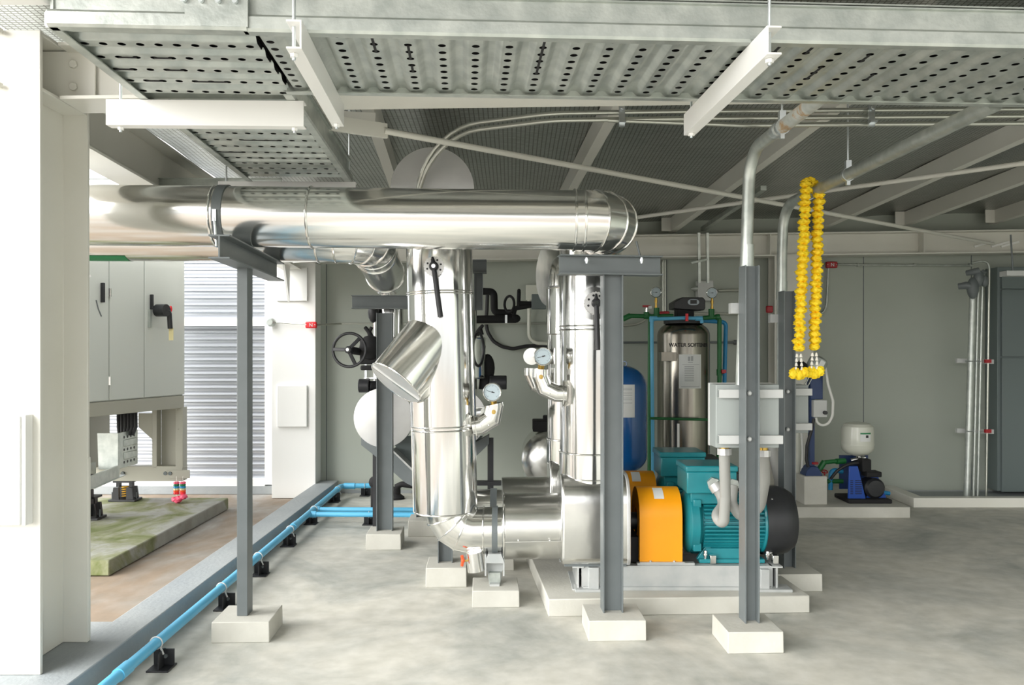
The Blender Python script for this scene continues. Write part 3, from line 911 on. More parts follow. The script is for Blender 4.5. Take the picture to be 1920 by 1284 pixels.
# riser beside the crossbeam post (front pump discharge)
rx = P(1107, 0, 5.1).x
t = thing('insulated_riser', 'silver vertical pipe behind the crossbeam post, rising from the front pump', 'pipe', V((rx, 5.1, .75)))
V2 = t


def at(y): return V((rx, 5.1, H + (655 - y) * 5.1 / F))


MB().path([at(455), at(616)], .190, 56, caps=False).obj('pipe', 'alu_v', t)
MB().path([at(616), at(846)], .186, 56, caps=False).obj('pipe', 'alu_v', t)
MB().path([at(846), at(905)], .192, 56, caps=False).obj('pipe', 'alu_v', t)
MB().path([at(455), at(400)], .175, 56).obj('pipe', 'alu', t)
for y in (612, 619, 846, 892): ring(at(y), UP, .191, t, w=.005)
MB().cyl(at(572) + V((.005, -.15, 0)), at(572) + V((.005, -.205, 0)), .098, n=40).obj('valve_boss', 'alu', t)
lever_valve(t, at(572) + V((.012, -.215, 0)), (0, -1, 0), .07, P(1121, 656, 4.83))
# the rear pump's riser with its big tee cap
rx3 = P(1078, 0, 5.75).x
t = thing('insulated_riser', 'silver vertical pipe of the rear pump, half hidden, with a bulging elbow on top', 'pipe', V((rx3, 5.75, .75)))
for y0, y1, r in ((540, 627, .198), (627, 820, .192), (820, 868, .198)):
    z0, z1 = (H + (655 - y) * 5.75 / F for y in (y0, y1))
    MB().path([(rx3, 5.75, z0), (rx3, 5.75, z1)], r, 48, caps=(y0 == 540)).obj('pipe', 'alu_v', t)
for y in (542, 627, 822, 866): ring(V((rx3, 5.75, H + (655 - y) * 5.75 / F)), UP, .197, t, w=.005)
MB().path([(rx3, 5.75, .74), (rx3, 5.75, .6)], .192, 48, r2=.13).obj('reducer', 'alu', t)
q = P(1030, 513, 6.1); ax = V((-.93, -.37, 0)).normalized()
MB().path([q, q - ax * .35], .235, 56).obj('tee', 'alu', t)
MB().lathe(q, ax, [(.235, -.002), (.237, .006), (0, .01)], 56).obj('tee_cap', 'alu_dull', t)
MB().path([(rx3 - .12, 5.72, H + 118 * 5.75 / F), (rx3 - .12, 5.72, H + 160 * 5.75 / F), (rx3 + .1, 5.9, H + 185 * 5.75 / F)], .06, 24, bend=.12).obj('elbow', 'alu', t)

# rear suction line and jacket
t = thing('insulated_pipe', 'silver clad pipe and jacket of the rear pump, behind the front one', 'pipe', V((0, 5.75, .3)))
zc2 = zc
MB().path([(P(880, 0, 5.75).x, 5.75, zc2 + .0), (P(945, 0, 5.75).x, 5.75, zc2)], .139, 48).obj('pipe', 'alu', t)
xs2 = P(924, 0, 5.75).x
part(MB().lathe((xs2 - .016, 5.75, zc2), AX, [(.140, 0), (.146, 0), (.146, .045), (.140, .045)], 40).obj('clamp_strap', 'steel_grey', t), 'dark grey strap')
MB().path([(P(941, 0, 5.75).x, 5.75, zj), (P(1060, 0, 5.75).x, 5.77, zj)], .2, 56).obj('jacket', 'alu_dull', t)

# ---------------------------------------------------------------- pumps
pb0 = V((1.0, 5.1, .10))
b = MB()
pl = [P(1028, 1156, 4.73), P(1525, 1155, 4.745)]
x0, x1p = pl[0].x, pl[1].x
pts = [V((x0, 4.73, 0)), V((x1p, 4.80, 0)), V((x1p - .1, 6.55, 0)), V((x0 - .14, 6.45, 0))]
vs = [b.bm.verts.new(p) for p in pts] + [b.bm.verts.new(p + UP * .101) for p in pts]
for f in ((3, 2, 1, 0), (4, 5, 6, 7), (0, 1, 5, 4), (1, 2, 6, 5), (2, 3, 7, 6), (3, 0, 4, 7)): b.bm.faces.new([vs[i] for i in f])
tag(b.obj('pump_plinth', 'concrete', bevel=.006), 'long low concrete plinth under both pump sets', 'plinth')

zf = .244
X = lambda px, Y=5.1: P(px, 0, Y).x
t = thing('pump_set', 'front teal motor with orange coupling guard and silver clad pump casing', 'pump', V((1.0, 5.1, .101)), 'clad pumps with teal motors on the plinth')
fr = MB(); xl, xr = X(1083, 4.95), X(1452, 4.95)
fr.sec('C', (xl + .02, 4.945, .172), (xr - .02, 4.945, .172), .06, zf - .101, .01, flip=-1)
fr.sec('C', (xl + .02, 5.27, .172), (xr - .02, 5.27, .172), .06, zf - .101, .01)
fr.sec('I', (xl, 4.9, .172), (xl, 5.3, .172), .07, zf - .101, .01); fr.sec('I', (xr, 4.9, .172), (xr, 5.3, .172), .07, zf - .101, .01)
fr.bx(xl + .06, xl + .12, 4.88, 4.92, .101, .24); fr.bx(xr - .1, xr - .05, 4.88, 4.92, .101, .23)
fr.bx(xl - .02, xl + .15, 4.86, 4.98, .101, .118); fr.bx(xr - .14, xr + .08, 4.86, 4.98, .101, .118)
fr.bx(xl + .03, xr - .03, 4.895, 4.925, .101, .122)
fr.obj('base_frame', 'frame_grey', t, bevel=.002)
# casing: rounded sheet metal box
cx0, cx1 = X(1052, 4.9), X(1181, 4.9)
b = MB(); pr = []
hy, zt_, zb_ = .255, .775, .255
for (cy, cz, a0) in ((-hy + .05, zb_ + .05, PI), (hy - .05, zb_ + .05, 1.5 * PI), (hy - .16, zt_ - .16, 0), (-hy + .16, zt_ - .16, .5 * PI)):
    rr = .05 if cz < .5 else .16
    for k in range(7): pr.append((cy + rr * math.cos(a0 + PI / 2 * k / 6), cz + rr * math.sin(a0 + PI / 2 * k / 6)))
b.prism(pr, V((cx0, 5.115, 0)), AY, UP, AX * (cx1 - cx0))
cas = b.obj('pump_casing', 'alu_dull', t, bevel=.018, bseg=3)
b = MB(); pr2 = [(y * 1.012, (z - .5) * 1.012 + .5) for y, z in pr]; b.prism(pr2, V((cx1 - .02, 5.115, 0)), AY, UP, AX * .02); b.obj('casing_edge', 'alu_white', cas, bevel=.004)
b = MB(); b.bx(cx0 + .02, cx1 - .02, 4.9, 5.3, .244, .262); b.obj('casing_foot', 'steel_grey', t)
MB().cyl((cx1 - .02, 5.1, .475), (X(1215), 5.1, .475), .052, n=24).obj('shaft', 'black', t)
b = MB(); b.bx(cx1, X(1200), 4.98, 5.2, .25, .40); b.obj('bearing_pedestal', 'rubber', t)
# coupling guard: sheet arch
gx0, gx1 = X(1197, 4.98), X(1277, 4.98)
out, inn = [], []
for k in range(21):
    a = PI * k / 20
    out.append((.165 * math.cos(a), .52 + .165 * math.sin(a))); inn.append((.158 * math.cos(a), .52 + .158 * math.sin(a)))
gp = [(.165, .262)] + out + [(-.165, .262), (-.158, .262)] + inn[::-1] + [(.158, .262)]
b = MB(); b.prism(gp, V((gx0, 5.1, 0)), AY, UP, AX * (gx1 - gx0))
ep = [(.165, .262)] + out + [(-.165, .262)]
h1 = [(.085 * math.cos(2 * PI * k / 24), .47 + .085 * math.sin(2 * PI * k / 24)) for k in range(24)]
gd = b.obj('coupling_guard', 'orange', t, bevel=.002)
# end plates with a round shaft opening
for xx in (gx0, gx1 - .004):
    b = MB(); n = 40
    ou = []
    for k in range(n):
        a = 2 * PI * k / n; c_, s_ = math.cos(a), math.sin(a)
        if s_ >= 0: ou.append((.163 * c_, .52 + .163 * s_))
        else:
            m_ = min(.163 / max(abs(c_), 1e-6), .256 / max(abs(s_), 1e-6)); ou.append((m_ * c_, .52 + m_ * s_))
    iv = [(.085 * math.cos(2 * PI * k / n), .475 + .085 * math.sin(2 * PI * k / n)) for k in range(n)]
    o0 = [b.bm.verts.new(V((xx, 5.1 + y, z))) for y, z in ou]; i0 = [b.bm.verts.new(V((xx, 5.1 + y, z))) for y, z in iv]
    o1_ = [b.bm.verts.new(V((xx + .004, 5.1 + y, z))) for y, z in ou]; i1_ = [b.bm.verts.new(V((xx + .004, 5.1 + y, z))) for y, z in iv]
    for k in range(n):
        k2 = (k + 1) % n
        b.bm.faces.new((o0[k], o0[k2], i0[k2], i0[k])); b.bm.faces.new((o1_[k], i1_[k], i1_[k2], o1_[k2])); b.bm.faces.new((i0[k], i0[k2], i1_[k2], i1_[k])); b.bm.faces.new((o0[k], o1_[k], o1_[k2], o0[k2]))
    b.obj('end_plate', 'orange', gd)
b = MB(); b.bx(gx0 - .015, gx1 + .07, 4.925, 4.96, .244, .258); b.bx(gx0, gx1 + .01, 4.915, 4.94, .256, .264); b.obj('guard_foot', 'frame_grey', t)
b = MB(); b.bx(gx0 - .015, gx1 + .07, 5.24, 5.27, .244, .258); b.obj('guard_foot', 'frame_grey', t)
for k in (.25, .8): MB().cyl((gx0 + (gx1 - gx0) * k, 4.93, .264), (gx0 + (gx1 - gx0) * k, 4.93, .272), .007, n=6).obj('bolt', 'zinc', t)
b = MB()
for k in range(6):
    a0 = math.radians(102 + 6 * k); a1 = math.radians(108 + 6 * k); q = lambda a, x: V((x, 5.1 + .1665 * math.cos(a), .52 + .1665 * math.sin(a)))
    b.quad(q(a0, gx0 + .095), q(a0, gx0 + .155), q(a1, gx0 + .155), q(a1, gx0 + .095))
part(b.obj('label_plate', 'paper', gd), 'small silver label')
# motor
mz = .475
m0, m1, m2 = X(1284), X(1428), X(1494)
b = MB(); b.lathe((m0 - .02, 5.1, mz), AX, [(.06, 0), (.13, .0), (.175, .015), (.19, .03), (.19, .075), (.165, .095), (.150, .10), (.150, .12)], 48); mo = b.obj('motor_flange', 'teal', t)
for k in range(4):
    a = PI / 4 + PI / 2 * k; b = MB(); b.box((m0 + .045, 5.1 + .185 * math.cos(a), mz + .185 * math.sin(a)), (.05, .04, .05)); b.obj('flange_lug', 'teal', mo, bevel=.006)
pr = []; NF = 44
for k in range(NF):
    a = 2 * PI * k / NF
    for da, r in ((-.035, .150), (-.026, .178), (.026, .178), (.035, .150)): pr.append((r * math.cos(a + da), r * math.sin(a + da)))
b = MB(); b.prism(pr, V((m0 + .085, 5.1, mz)), AY, UP, AX * (m1 - m0 - .10)); b.obj('finned_body', 'teal', t, smooth=15)
b = MB(); b.lathe((m1 - .03, 5.1, mz), AX, [(.0, 0), (.185, 0), (.192, .01), (.192, .045)], 48); b.obj('end_shield', 'teal', t)
b = MB(); b.lathe((m1 - .02, 5.1, mz + .005), AX, [(.205, 0), (.208, .01), (.208, .11), (.2, .15), (.175, .19), (.10, .215), (0, .22)], 56); fc = b.obj('fan_cover', 'black', t)
for a in (-.95, .85, 2.3): MB().ball(V((m1 + .02, 5.1 + .208 * -math.cos(a), mz + .208 * math.sin(a))), .008, n=8).obj('screw', 'chrome', fc)
b = MB()
for y in (4.965, 5.2):
    b.bx(m0 + .06, m1 - .02, y, y + .07, .246, .27)
    b.prism([(0, 0), (.10, 0), (.085, .09), (.06, .09)], V((m0 + .05, y + .03, .262)), AX, UP, AY * .03); b.prism([(0, 0), (.1, 0), (.06, .09), (.03, .09)], V((m1 - .14, y + .03, .262)), AX, UP, AY * .03)
b.bx(m0 + .10, m1 - .05, 4.99, 5.21, .262, .33); b.obj('motor_foot', 'teal', t, bevel=.004)
for x in (m0 + .10, m1 + .0):
    b = MB(); b.cyl((x, 4.985, .262), (x, 4.985, .32), .011, n=8); b.cyl((x, 4.985, .285), (x, 4.985, .302), .017, n=6); b.box((x + .035, 4.95, .275), (.035, .035, .05)); b.obj('hold_down_bolt', 'chrome', t, bevel=.003)
# terminal box
tx0, tx1 = X(1284, 4.99), X(1377, 4.99)
b = MB(); b.bx(tx0 + .03, tx1 - .02, 4.97, 5.2, .60, .68); b.obj('box_neck', 'teal', t, bevel=.006)
b = MB(); b.bx(tx0, tx1, 4.93, 5.22, .67, .80); tb = b.obj('terminal_box', 'teal', t, bevel=.008)
b = MB(); b.bx(tx0 - .008, tx1 + .006, 4.922, 5.228, .80, .835); b.obj('box_lid', 'teal', tb, bevel=.008)
b = MB(); b.bx(X(1375, 4.99), X(1412, 4.99), 4.95, 5.2, .69, .79); b.obj('cable_box', 'black', tb, bevel=.006)
b = MB(); b.cyl((tx0 + .155, 4.93, .735), (tx0 + .148, 4.88, .735), .038, n=6); b.obj('cable_gland', 'galv_dark', tb)
b = MB(); b.cyl((tx1 - .03, 4.93, .725), (tx1 - .03, 4.90, .725), .038, n=6); b.obj('cable_gland', 'galv_dark', tb)
PSET = t
D2 = D * .655
P2s = copy_thing(t, D2, 'rear teal motor with orange coupling guard, behind the front pump set')

# flexible conduits into the motors
FG = 'grey plastic conduits into the motors'
def flex(label, pts, r=.030, nut=None):
    s = thing('flexible_conduit', label, 'conduit', pts[0], FG)
    MB().path(pts, r, 20, bend=.085, seg=8).obj('conduit', 'grey_plastic', s)
    q = V(pts[0]); MB().cyl(q + UP * .005, q - UP * .03, r * 1.32, n=10).obj('lock_nut', 'alu_white', s)
    MB().cyl(q + UP * .02, q - UP * .0, r * .9, n=14).obj('gland', 'brass', s)
    return s
q = V((tx0 + .148, 4.885, .735))
s = flex('grey plastic conduit looping from the right foreground box into the front motor', [P(1358, 842, 4.53), P(1360, 930, 4.62), P(1357, 985, 4.66), P(1341, 968, 4.72), q + V((.06, -.04, -.10)), q])
MB().cyl(q, q + V((.022, -.014, -.036)), .038, n=14).obj('lock_nut', 'alu_white', s)
flex('grey plastic conduit dropping right of the foreground post toward the motor', [P(1431, 845, 4.53), P(1434, 900, 4.64), P(1425, 950, 4.78), P(1392, 975, 4.84), P(1372, 945, 4.88), V((tx1 - .03, 4.91, .72))])
flex('grey plastic conduit behind the foreground post going down to the rear motor', [P(1446, 828, 5.62), P(1452, 860, 5.62), P(1462, 905, 5.62), P(1450, 950, 5.66), P(1436, 985, 5.70)], r=.033)
q2 = q + D2
flex('grey plastic conduit slanting down from the rear motor box', [q2 + V((0, 0, .006)), q2 + V((.03, -.03, -.02)), q2 + V((.13, -.05, -.20))], r=.034)
# ---------------------------------------------------------------- junction boxes on the posts and conduit risers
def jbox(label, x0, x1, ytop, ybot, Y, xs0, xs1):
    a, c = P(x0, ytop, Y), P(x1, ybot, Y)
    t = thing('junction_box', label, 'electrical box', V(((a.x + c.x) / 2, Y + .08, c.z)), 'grey junction boxes on the posts')
    b = MB(); b.bx(a.x, c.x, Y + .01, Y + .15, c.z, a.z); b.obj('body', 'box_grey', t, bevel=.004)
    b = MB(); b.bx(a.x - .004, c.x + .004, Y + .15, Y + .175, c.z - .004, a.z + .004); b.obj('cover', 'box_white', t, bevel=.004)
    for f in (.14, .86):
        z = a.z + (c.z - a.z) * f; xa, xb = P(xs0, 0, Y).x, P(xs1, 0, Y).x
        MB().sec('C', (xa, Y - .012, z), (xb, Y - .012, z), .038, .045, .004, flip=-1).obj('mounting_rail', 'box_white', t, bevel=.001)
    return t


jbox('grey junction box behind the right foreground post, nearest the camera', 1343, 1462, 721, 840, 4.43, 1346, 1465)
jbox('grey junction box on the further post, below the garland', 1412, 1517, 722, 812, 5.5, 1432, 1520)
for px, zz, Y in ((1405, (737, 823), 4.325), (1477, (734, 805), 5.39)):
    for y in zz:
        q = P(px, y, Y); b = MB(); b.lathe(q, -AY, [(.013, 0), (.013, .006), (.008, .012), (0, .013)], 12)
        tag(b.obj('rail_bolt', 'frame_grey'), {1405: {737: 'upper bolt head on the right foreground post', 823: 'lower bolt head on the right foreground post'}, 1477: {734: 'upper bolt head on the post below the garland', 805: 'lower bolt head on the post below the garland'}}[px][y], 'bolt')
# galvanized conduit risers bending toward the camera under the tray
def riser(label, px, Y, r, ybot, ybend, m, ctop, rod, brk):
    x = P(px, 0, Y).x; zb = H + (655 - ybend) * Y / F; z0 = H + (655 - ybot) * Y / F
    t = thing('conduit_riser', label, 'conduit', V((x, Y, z0)))
    lo = V((x + .01 * (px < 1420), Y, z0)); hi = V((x + .012, Y, zb))
    end = hi - D * (Y - ctop); end.z = zb + .03
    MB().path([V((x - .034 * (px < 1420), Y, z0)), V((x, Y, zb - .34)), hi, hi + (end - hi).normalized() * .40], r, 28, bend=.26, seg=12).obj('bend', 'galv', t)
    MB().cyl(V((x - .002, Y, zb - .62)), V((x - .0, Y, zb - .5)), r * 1.08, n=28).obj('coupling', 'galv', t)
    MB().cyl(hi + (end - hi).normalized() * .36, end, r * 1.04, n=28).obj('pipe', m, t)
    q = hi.lerp(end, rod); MB().cyl(q + UP * r, V((q.x, q.y, zr(q.x, q.y) + .1)), .006, n=8).obj('threaded_rod', 'zinc', t)
    b = MB(); b.lathe(q - D * .012, D, [(r * 1.05, 0), (r * 1.14, 0), (r * 1.14, .024), (r * 1.05, .024)], 28); b.box(q + UP * (r + .02), (.03, .03, .05)); b.box(q - UP * (r + .01), (.02, .02, .03)); b.obj('pipe_hanger', 'zinc', t)
    MB().lathe(hi + (end - hi).normalized() * .37, (end - hi), [(r * 1.06, 0), (r * 1.16, 0), (r * 1.16, .04), (r * 1.06, .04)], 28).obj('union', 'zinc', t)
    q = P(brk[0], brk[1], Y - .02); b = MB(); b.bx(q.x, x + .02, Y - .03, Y - .024, q.z - .028, q.z + .028); b.bx(q.x - .001, q.x + .006, Y - .031, Y + .02, q.z - .028, q.z + .028); b.obj('bracket', 'frame_grey', t)
    return t


riser('galvanized conduit riser behind the right foreground post, rust stains on its slanted part', 1402, 4.43, .032, 722, 284, 'rust_galv', 3.15, .35, (1370, 578))
riser('galvanized conduit riser the garland hangs on', 1466, 5.50, .033, 722, 386, 'galv_dark', 3.3, .42, (1444, 597))

# ---------------------------------------------------------------- flower garland
def flower(b, c, r, h, sd):
    """one puffy marigold head: a flattened ball with ruffled petals"""
    rnd = random.Random(sd); c = V(c); n, m = 22, 9; ph = rnd.random() * 6; f1 = rnd.choice((5, 6, 7)); rings = []
    for j in range(m + 1):
        la = -PI / 2 + PI * j / m; row = []
        for k in range(n):
            a = 2 * PI * k / n
            d = 1 + .13 * math.sin(f1 * a + ph + j * 1.3) + .10 * math.sin((f1 + 5) * a - ph * 2 + j * 2.1) + rnd.uniform(-.035, .035)
            d *= 1.0 if j % 2 else .86
            cl = math.cos(la) ** .55 if abs(math.cos(la)) > 1e-6 else 0
            row.append(b.bm.verts.new(c + V((r * d * cl * math.cos(a), r * d * cl * math.sin(a), h * .5 * math.sin(la) * (1 + .25 * math.sin(3 * a + ph))))))
        rings.append(row)
    for A_, B_ in zip(rings, rings[1:]):
        for k in range(n):
            b.bm.faces.new((A_[k], A_[(k + 1) % n], B_[(k + 1) % n], B_[k]))
    return b


Yg = 4.93
g0 = P(1520, 352, Yg)
t = thing('flower_garland', 'long yellow flower garland draped over the slanted conduit', 'garland', g0)
for (xa, ya, xb_, yb, s0, dy) in ((1511, 345, 1498, 652, 1, 0), (1535, 366, 1527, 650, 50, .03)):
    b = MB(); n = 27 if s0 == 1 else 25; a = P(xa, ya, Yg + dy); c = P(xb_, yb, Yg + dy)
    for k in range(n):
        q = a.lerp(c, k / (n - 1)) + V((.004 * math.sin(k * 1.7), 0, 0)); r = .0345 + .003 * math.sin(k * 2.3)
        flower(b, q, r, (c - a).length / n * 1.0, s0 + k)
    if s0 == 1:
        for k in range(4):
            q = a.lerp(P(1535, 366, Yg + .03), (k + .6) / 4.) + UP * (.045 * math.sin(PI * (k + .6) / 4.) + .01); q.y += .02; flower(b, q, .034, .035, 90 + k)
    b.obj('flower_strand', 'petal', t, smooth=70)
    bt = MB()
    for sx in (-.012, .012):
        for k in range(4):
            q = c + V((sx * (1 + .15 * k), 0, -.045 - .026 * k)); bt.lathe(q, UP, [(0, .012), (.005, .008), (.010, -.010), (.006, -.013), (0, -.013)], 8)
    part(bt.obj('bud_tassel', 'bud', t), 'white flower bud tassel')
    bp = MB(); e = c + V((.0, 0, -.155))
    for k in range(5):
        flower(bp, e + V((-.034 + .017 * k, .010 * (k % 2), .010 * math.sin(k * 2))), .026, .05, 200 + s0 + k)
    part(bp.obj('flower_cluster', 'petal', t, smooth=70), 'wider yellow flower cluster at the strand end')

# small coloured garland on the cabinet frame outside
g0 = P(338, 905, 7.66)
t = thing('bead_garland', 'small garland of coloured beads and pink flowers on the white cabinet frame', 'garland', g0)
b = MB()
for sx in (-7, 5):
    b.cyl(P(338 + sx, 893, 7.66), P(338 + sx, 930, 7.66), .003, n=6)
b.obj('string', 'bud', t)
for y, m in ((905, 'pink'), (909, 'sign_green'), (913, 'pvc_deep'), (917, 'tag_yellow'), (920, 'red_orange'), (924, 'red_bright')):
    b = MB()
    for sx in (-7, 5):
        for k in range(7):
            a = 2 * PI * k / 7; b.ball(P(338 + sx, y, 7.66) + V((.016 * math.cos(a), .016 * math.sin(a), 0)), .012, n=6)
    b.obj('bead_ring', m, t)
b = MB()
for k, (px, py) in enumerate(((329, 936), (337, 934), (344, 931), (333, 938))):
    flower(b, P(px, py, 7.64), .035, .04, 300 + k)
b.obj('flower_cluster', 'pink', t, smooth=70)

# ---------------------------------------------------------------- water treatment corner
b = MB()
a, c = P(1500, 971, 7.52), P(1707, 972, 7.5)
b.bx(.2, c.x, 7.5, YW - .03, 0, .1)
tag(b.obj('equipment_plinth', 'concrete', bevel=.006), 'low concrete plinth along the back wall under the tanks', 'plinth')
# stainless softener vessel
Ys = 7.72; xs = P(1281.5, 0, Ys).x; r = 48.5 * Ys / F
z_ = lambda y, Y=Ys: H + (655 - y) * Y / F
t = thing('water_softener', 'tall stainless water softener vessel with black control head', 'water softener', V((xs, Ys, .1)))
dome = [(r * math.cos(a), z_(628) + (z_(600) - z_(628)) * math.sin(a)) for a in [PI / 2 * k / 10 for k in range(10)]] + [(.001, z_(600))]
b = MB(); b.lathe((xs, Ys, 0), UP, [(0, .16), (r * .9, .17), (r, .22), (r, .4)] + dome, 64); b.obj('vessel', 'stainless', t)
b = MB(); b.lathe((xs, Ys, 0), UP, [(r * .8, .1), (r * .85, .1), (r * .85, .2), (r * .8, .2)], 40); b.obj('base_ring', 'black', t)
b = MB(); b.lathe((xs, Ys, 0), UP, [(r * .75, z_(607)), (r * .77, z_(598)), (r * .6, z_(597)), (0, z_(597))], 40); b.obj('neck_ring', 'black', t)
b = MB(); b.bx(P(1267, 0, Ys).x, P(1298, 0, Ys).x, Ys - .08, Ys + .08, z_(602), z_(580)); b.obj('valve_body', 'rubber', t, bevel=.006)
b = MB(); qx = lambda p: P(p, 0, Ys).x
b.prism([(qx(1258), z_(568)), (qx(1258), z_(580)), (qx(1300), z_(583)), (qx(1314), z_(583)), (qx(1316), z_(579)), (qx(1316), z_(564)), (qx(1312), z_(559)), (qx(1273), z_(559))], (0, Ys - .14, 0), AX, UP, AY * .26)
hd = b.obj('control_head', 'black', t, bevel=.008)
b = MB(); pr = []
for k in range(24):
    a = 2 * PI * k / 24; pr.append((qx(1294) + .052 * math.copysign(abs(math.cos(a)) ** .6, math.cos(a)), z_(568) + .027 * math.sin(a)))
b.prism(pr, (0, Ys - .145, 0), AX, UP, AY * .006); b.obj('display_bezel', 'screen_grey', hd)
b = MB(); b.bx(qx(1288), qx(1300), Ys - .148, Ys - .144, z_(571), z_(564)); b.obj('display', 'black', hd)
b = MB(); b.text('WATER SOFTENER', V((xs - .186, Ys, z_(650))), AX, UP, .0475, wrap=((xs - .0, Ys), r + .001), bold=.028); b.obj('lettering', 'ink', t)
# paper sheet pasted to the vessel
def wrapped(x0, x1, y0, y1, dr):
    b = MB(); n = 10; ps = []
    for k in range(n + 1):
        a = (x0 - .04 + (x1 - x0) * k / n) / r
        ps.append((xs + (r + dr) * math.sin(a), Ys - (r + dr) * math.cos(a)))
    for (xa, ya), (xb, yb) in zip(ps, ps[1:]): b.quad((xa, ya, y0), (xb, yb, y0), (xb, yb, y1), (xa, ya, y1))
    return b
sh = wrapped(-.05, .16, z_(726), z_(664), .0015).obj('notice_sheet', 'paper', t)
b = MB()
for k in range(9):
    w_ = wrapped(.0, .085, z_(687 + 3.2 * k), z_(685.6 + 3.2 * k), .0025)
    me = bpy.data.meshes.new('x'); w_.bm.to_mesh(me); b.bm.from_mesh(me); bpy.data.meshes.remove(me)
for args in ((.03, .05, z_(676), z_(668)), (.056, .078, z_(676), z_(667)), (.03, .075, z_(679), z_(677.6)), (-.02, .14, z_(683), z_(682.4)), (-.03, .14, z_(723), z_(722))):
    w_ = wrapped(*args, .0025); me = bpy.data.meshes.new('x'); w_.bm.to_mesh(me); b.bm.from_mesh(me); bpy.data.meshes.remove(me)
b.obj('printed_lines', 'ink_pale', sh)
b = MB(); b.bx(xs - r * 1.02, xs - r * .45, Ys - r * .92, Ys - r * .3, z_(676), z_(660)); b.obj('clamp_block', 'stainless', t)
MB().bx(xs - .105, xs - .085, Ys - r * .97, Ys - r * .90, z_(846), z_(790)).obj('strip', 'alu_white', t)
# pipework round the softener
t = thing('pipe_run', 'bright blue plastic pipe framing the softener on the left and top', 'pipe', P(1221, 880, 7.5))
Yp = 7.45
MB().path([P(1225, 970, Yp), P(1222, 598, Yp), P(1286, 596, Yp), P(1316, 597, Yp), P(1316, 606, Yp)], .0165, 14, bend=.03).obj('pipe', 'pvc_blue', t)
for a, c in ((P(1222, 603, Yp), P(1222, 594, Yp)), (P(1219, 597, Yp), P(1232, 596.6, Yp)), (P(1304, 597, Yp), P(1317, 597, Yp))): MB().cyl(a, c, .021, n=14).obj('fitting', 'pvc_blue', t)
b = MB(); b.cyl(P(1288, 588, Yp - .03), P(1288, 602, Yp - .03), .014, n=10); b.obj('valve_handle', 'red_bright', t)
t = thing('pipe_run', 'deeper blue plastic pipe down the right of the softener', 'pipe', P(1360, 720, 7.9))
MB().path([P(1316, 601, 7.9), P(1361, 604, 7.9), P(1358, 730, 7.9), P(1358, 935, 7.9)], .020, 14, bend=.04).obj('pipe', 'pvc_deep', t)
t = thing('pipe_run', 'green plastic pipe left of the softener with red tapped valve', 'pipe', P(1218, 880, 7.65))
Yq = 7.65
MB().path([P(1168, 598, Yq), P(1180, 592, Yq), P(1218, 593, Yq), P(1262, 592, Yq)], .020, 14).obj('pipe', 'ppr_green', t)
MB().path([P(1218, 593, Yq), P(1217, 944, Yq)], .016, 14).obj('pipe', 'ppr_green', t)
for a, c in ((P(1168, 598, Yq), P(1182, 591.5, Yq)), (P(1207, 593, Yq), P(1219, 593, Yq)), (P(1212, 594, Yq), P(1212, 585, Yq)), (P(1231, 593, Yq), P(1231, 577, Yq))): MB().cyl(a, c, .026, n=14).obj('fitting', 'ppr_green', t)
b = MB(); b.cyl(P(1212, 586, Yq), P(1212, 577, Yq), .012, n=10); v = b.obj('valve_stem', 'chrome', t)
b = MB(); b.box(P(1212, 574, Yq), (.07, .02, .018)); part(b.obj('valve_handle', 'red', v), 'red handle')
b = MB(); b.box(P(1219, 576, Yq - .02), (.03, .004, .024)); part(b.obj('tag', 'paper', v), 'white tag')
def tee_gauge(px, par_label, Y, ytop, ybase):
    s = thing('pressure_gauge', par_label, 'gauge', P(px, ybase, Y))
    for k in range(4):
        f0 = ytop + 17 + (ybase - ytop - 17) * k / 4
        MB().cyl(P(px, f0, Y), P(px, f0 + (ybase - ytop - 17) / 4, Y), .010 + .004 * (k % 2), n=10).obj('stem', 'brass', s)
    gauge(s, P(px, ytop + 8, Y - .02), .05, (-.05, -1, .0), math.radians(182))
tee_gauge(1230, 'small pressure gauge on a brass stem left of the softener head', Yq, 540, 578)
t = thing('pipe_run', 'green plastic pipe right of the softener with a tee at its top', 'pipe', P(1348, 720, 7.6))
Yr = 7.6
MB().path([P(1318, 596, Yr), P(1349, 594, Yr), P(1349, 700, Yr), P(1346, 946, Yr)], .020, 14, bend=.03).obj('pipe', 'ppr_green', t)
for a, c in ((P(1334, 596, Yr), P(1334, 579, Yr)), (P(1342, 594.5, Yr), P(1349, 594, Yr)), (P(1349, 692, Yr), P(1349, 704, Yr))): MB().cyl(a, c, .027, n=14).obj('fitting', 'ppr_green', t)
b = MB(); b.box(P(1357, 696, Yr - .04), (.04, .03, .03)); b.cyl(P(1352, 700, Yr), P(1358, 698, Yr - .04), .01, n=8); part(b.obj('drain_cock', 'red', t), 'red drain cock')
tee_gauge(1335, 'small pressure gauge on a brass stem right of the softener head', Yr, 541, 580)
t = thing('pipe_run', 'thin level green pipe crossing the front of the softener', 'pipe', P(1280, 786, 7.4))
MB().cyl(P(1217, 784, 7.4), P(1345, 787, 7.4), .012, n=12).obj('pipe', 'ppr_green', t)

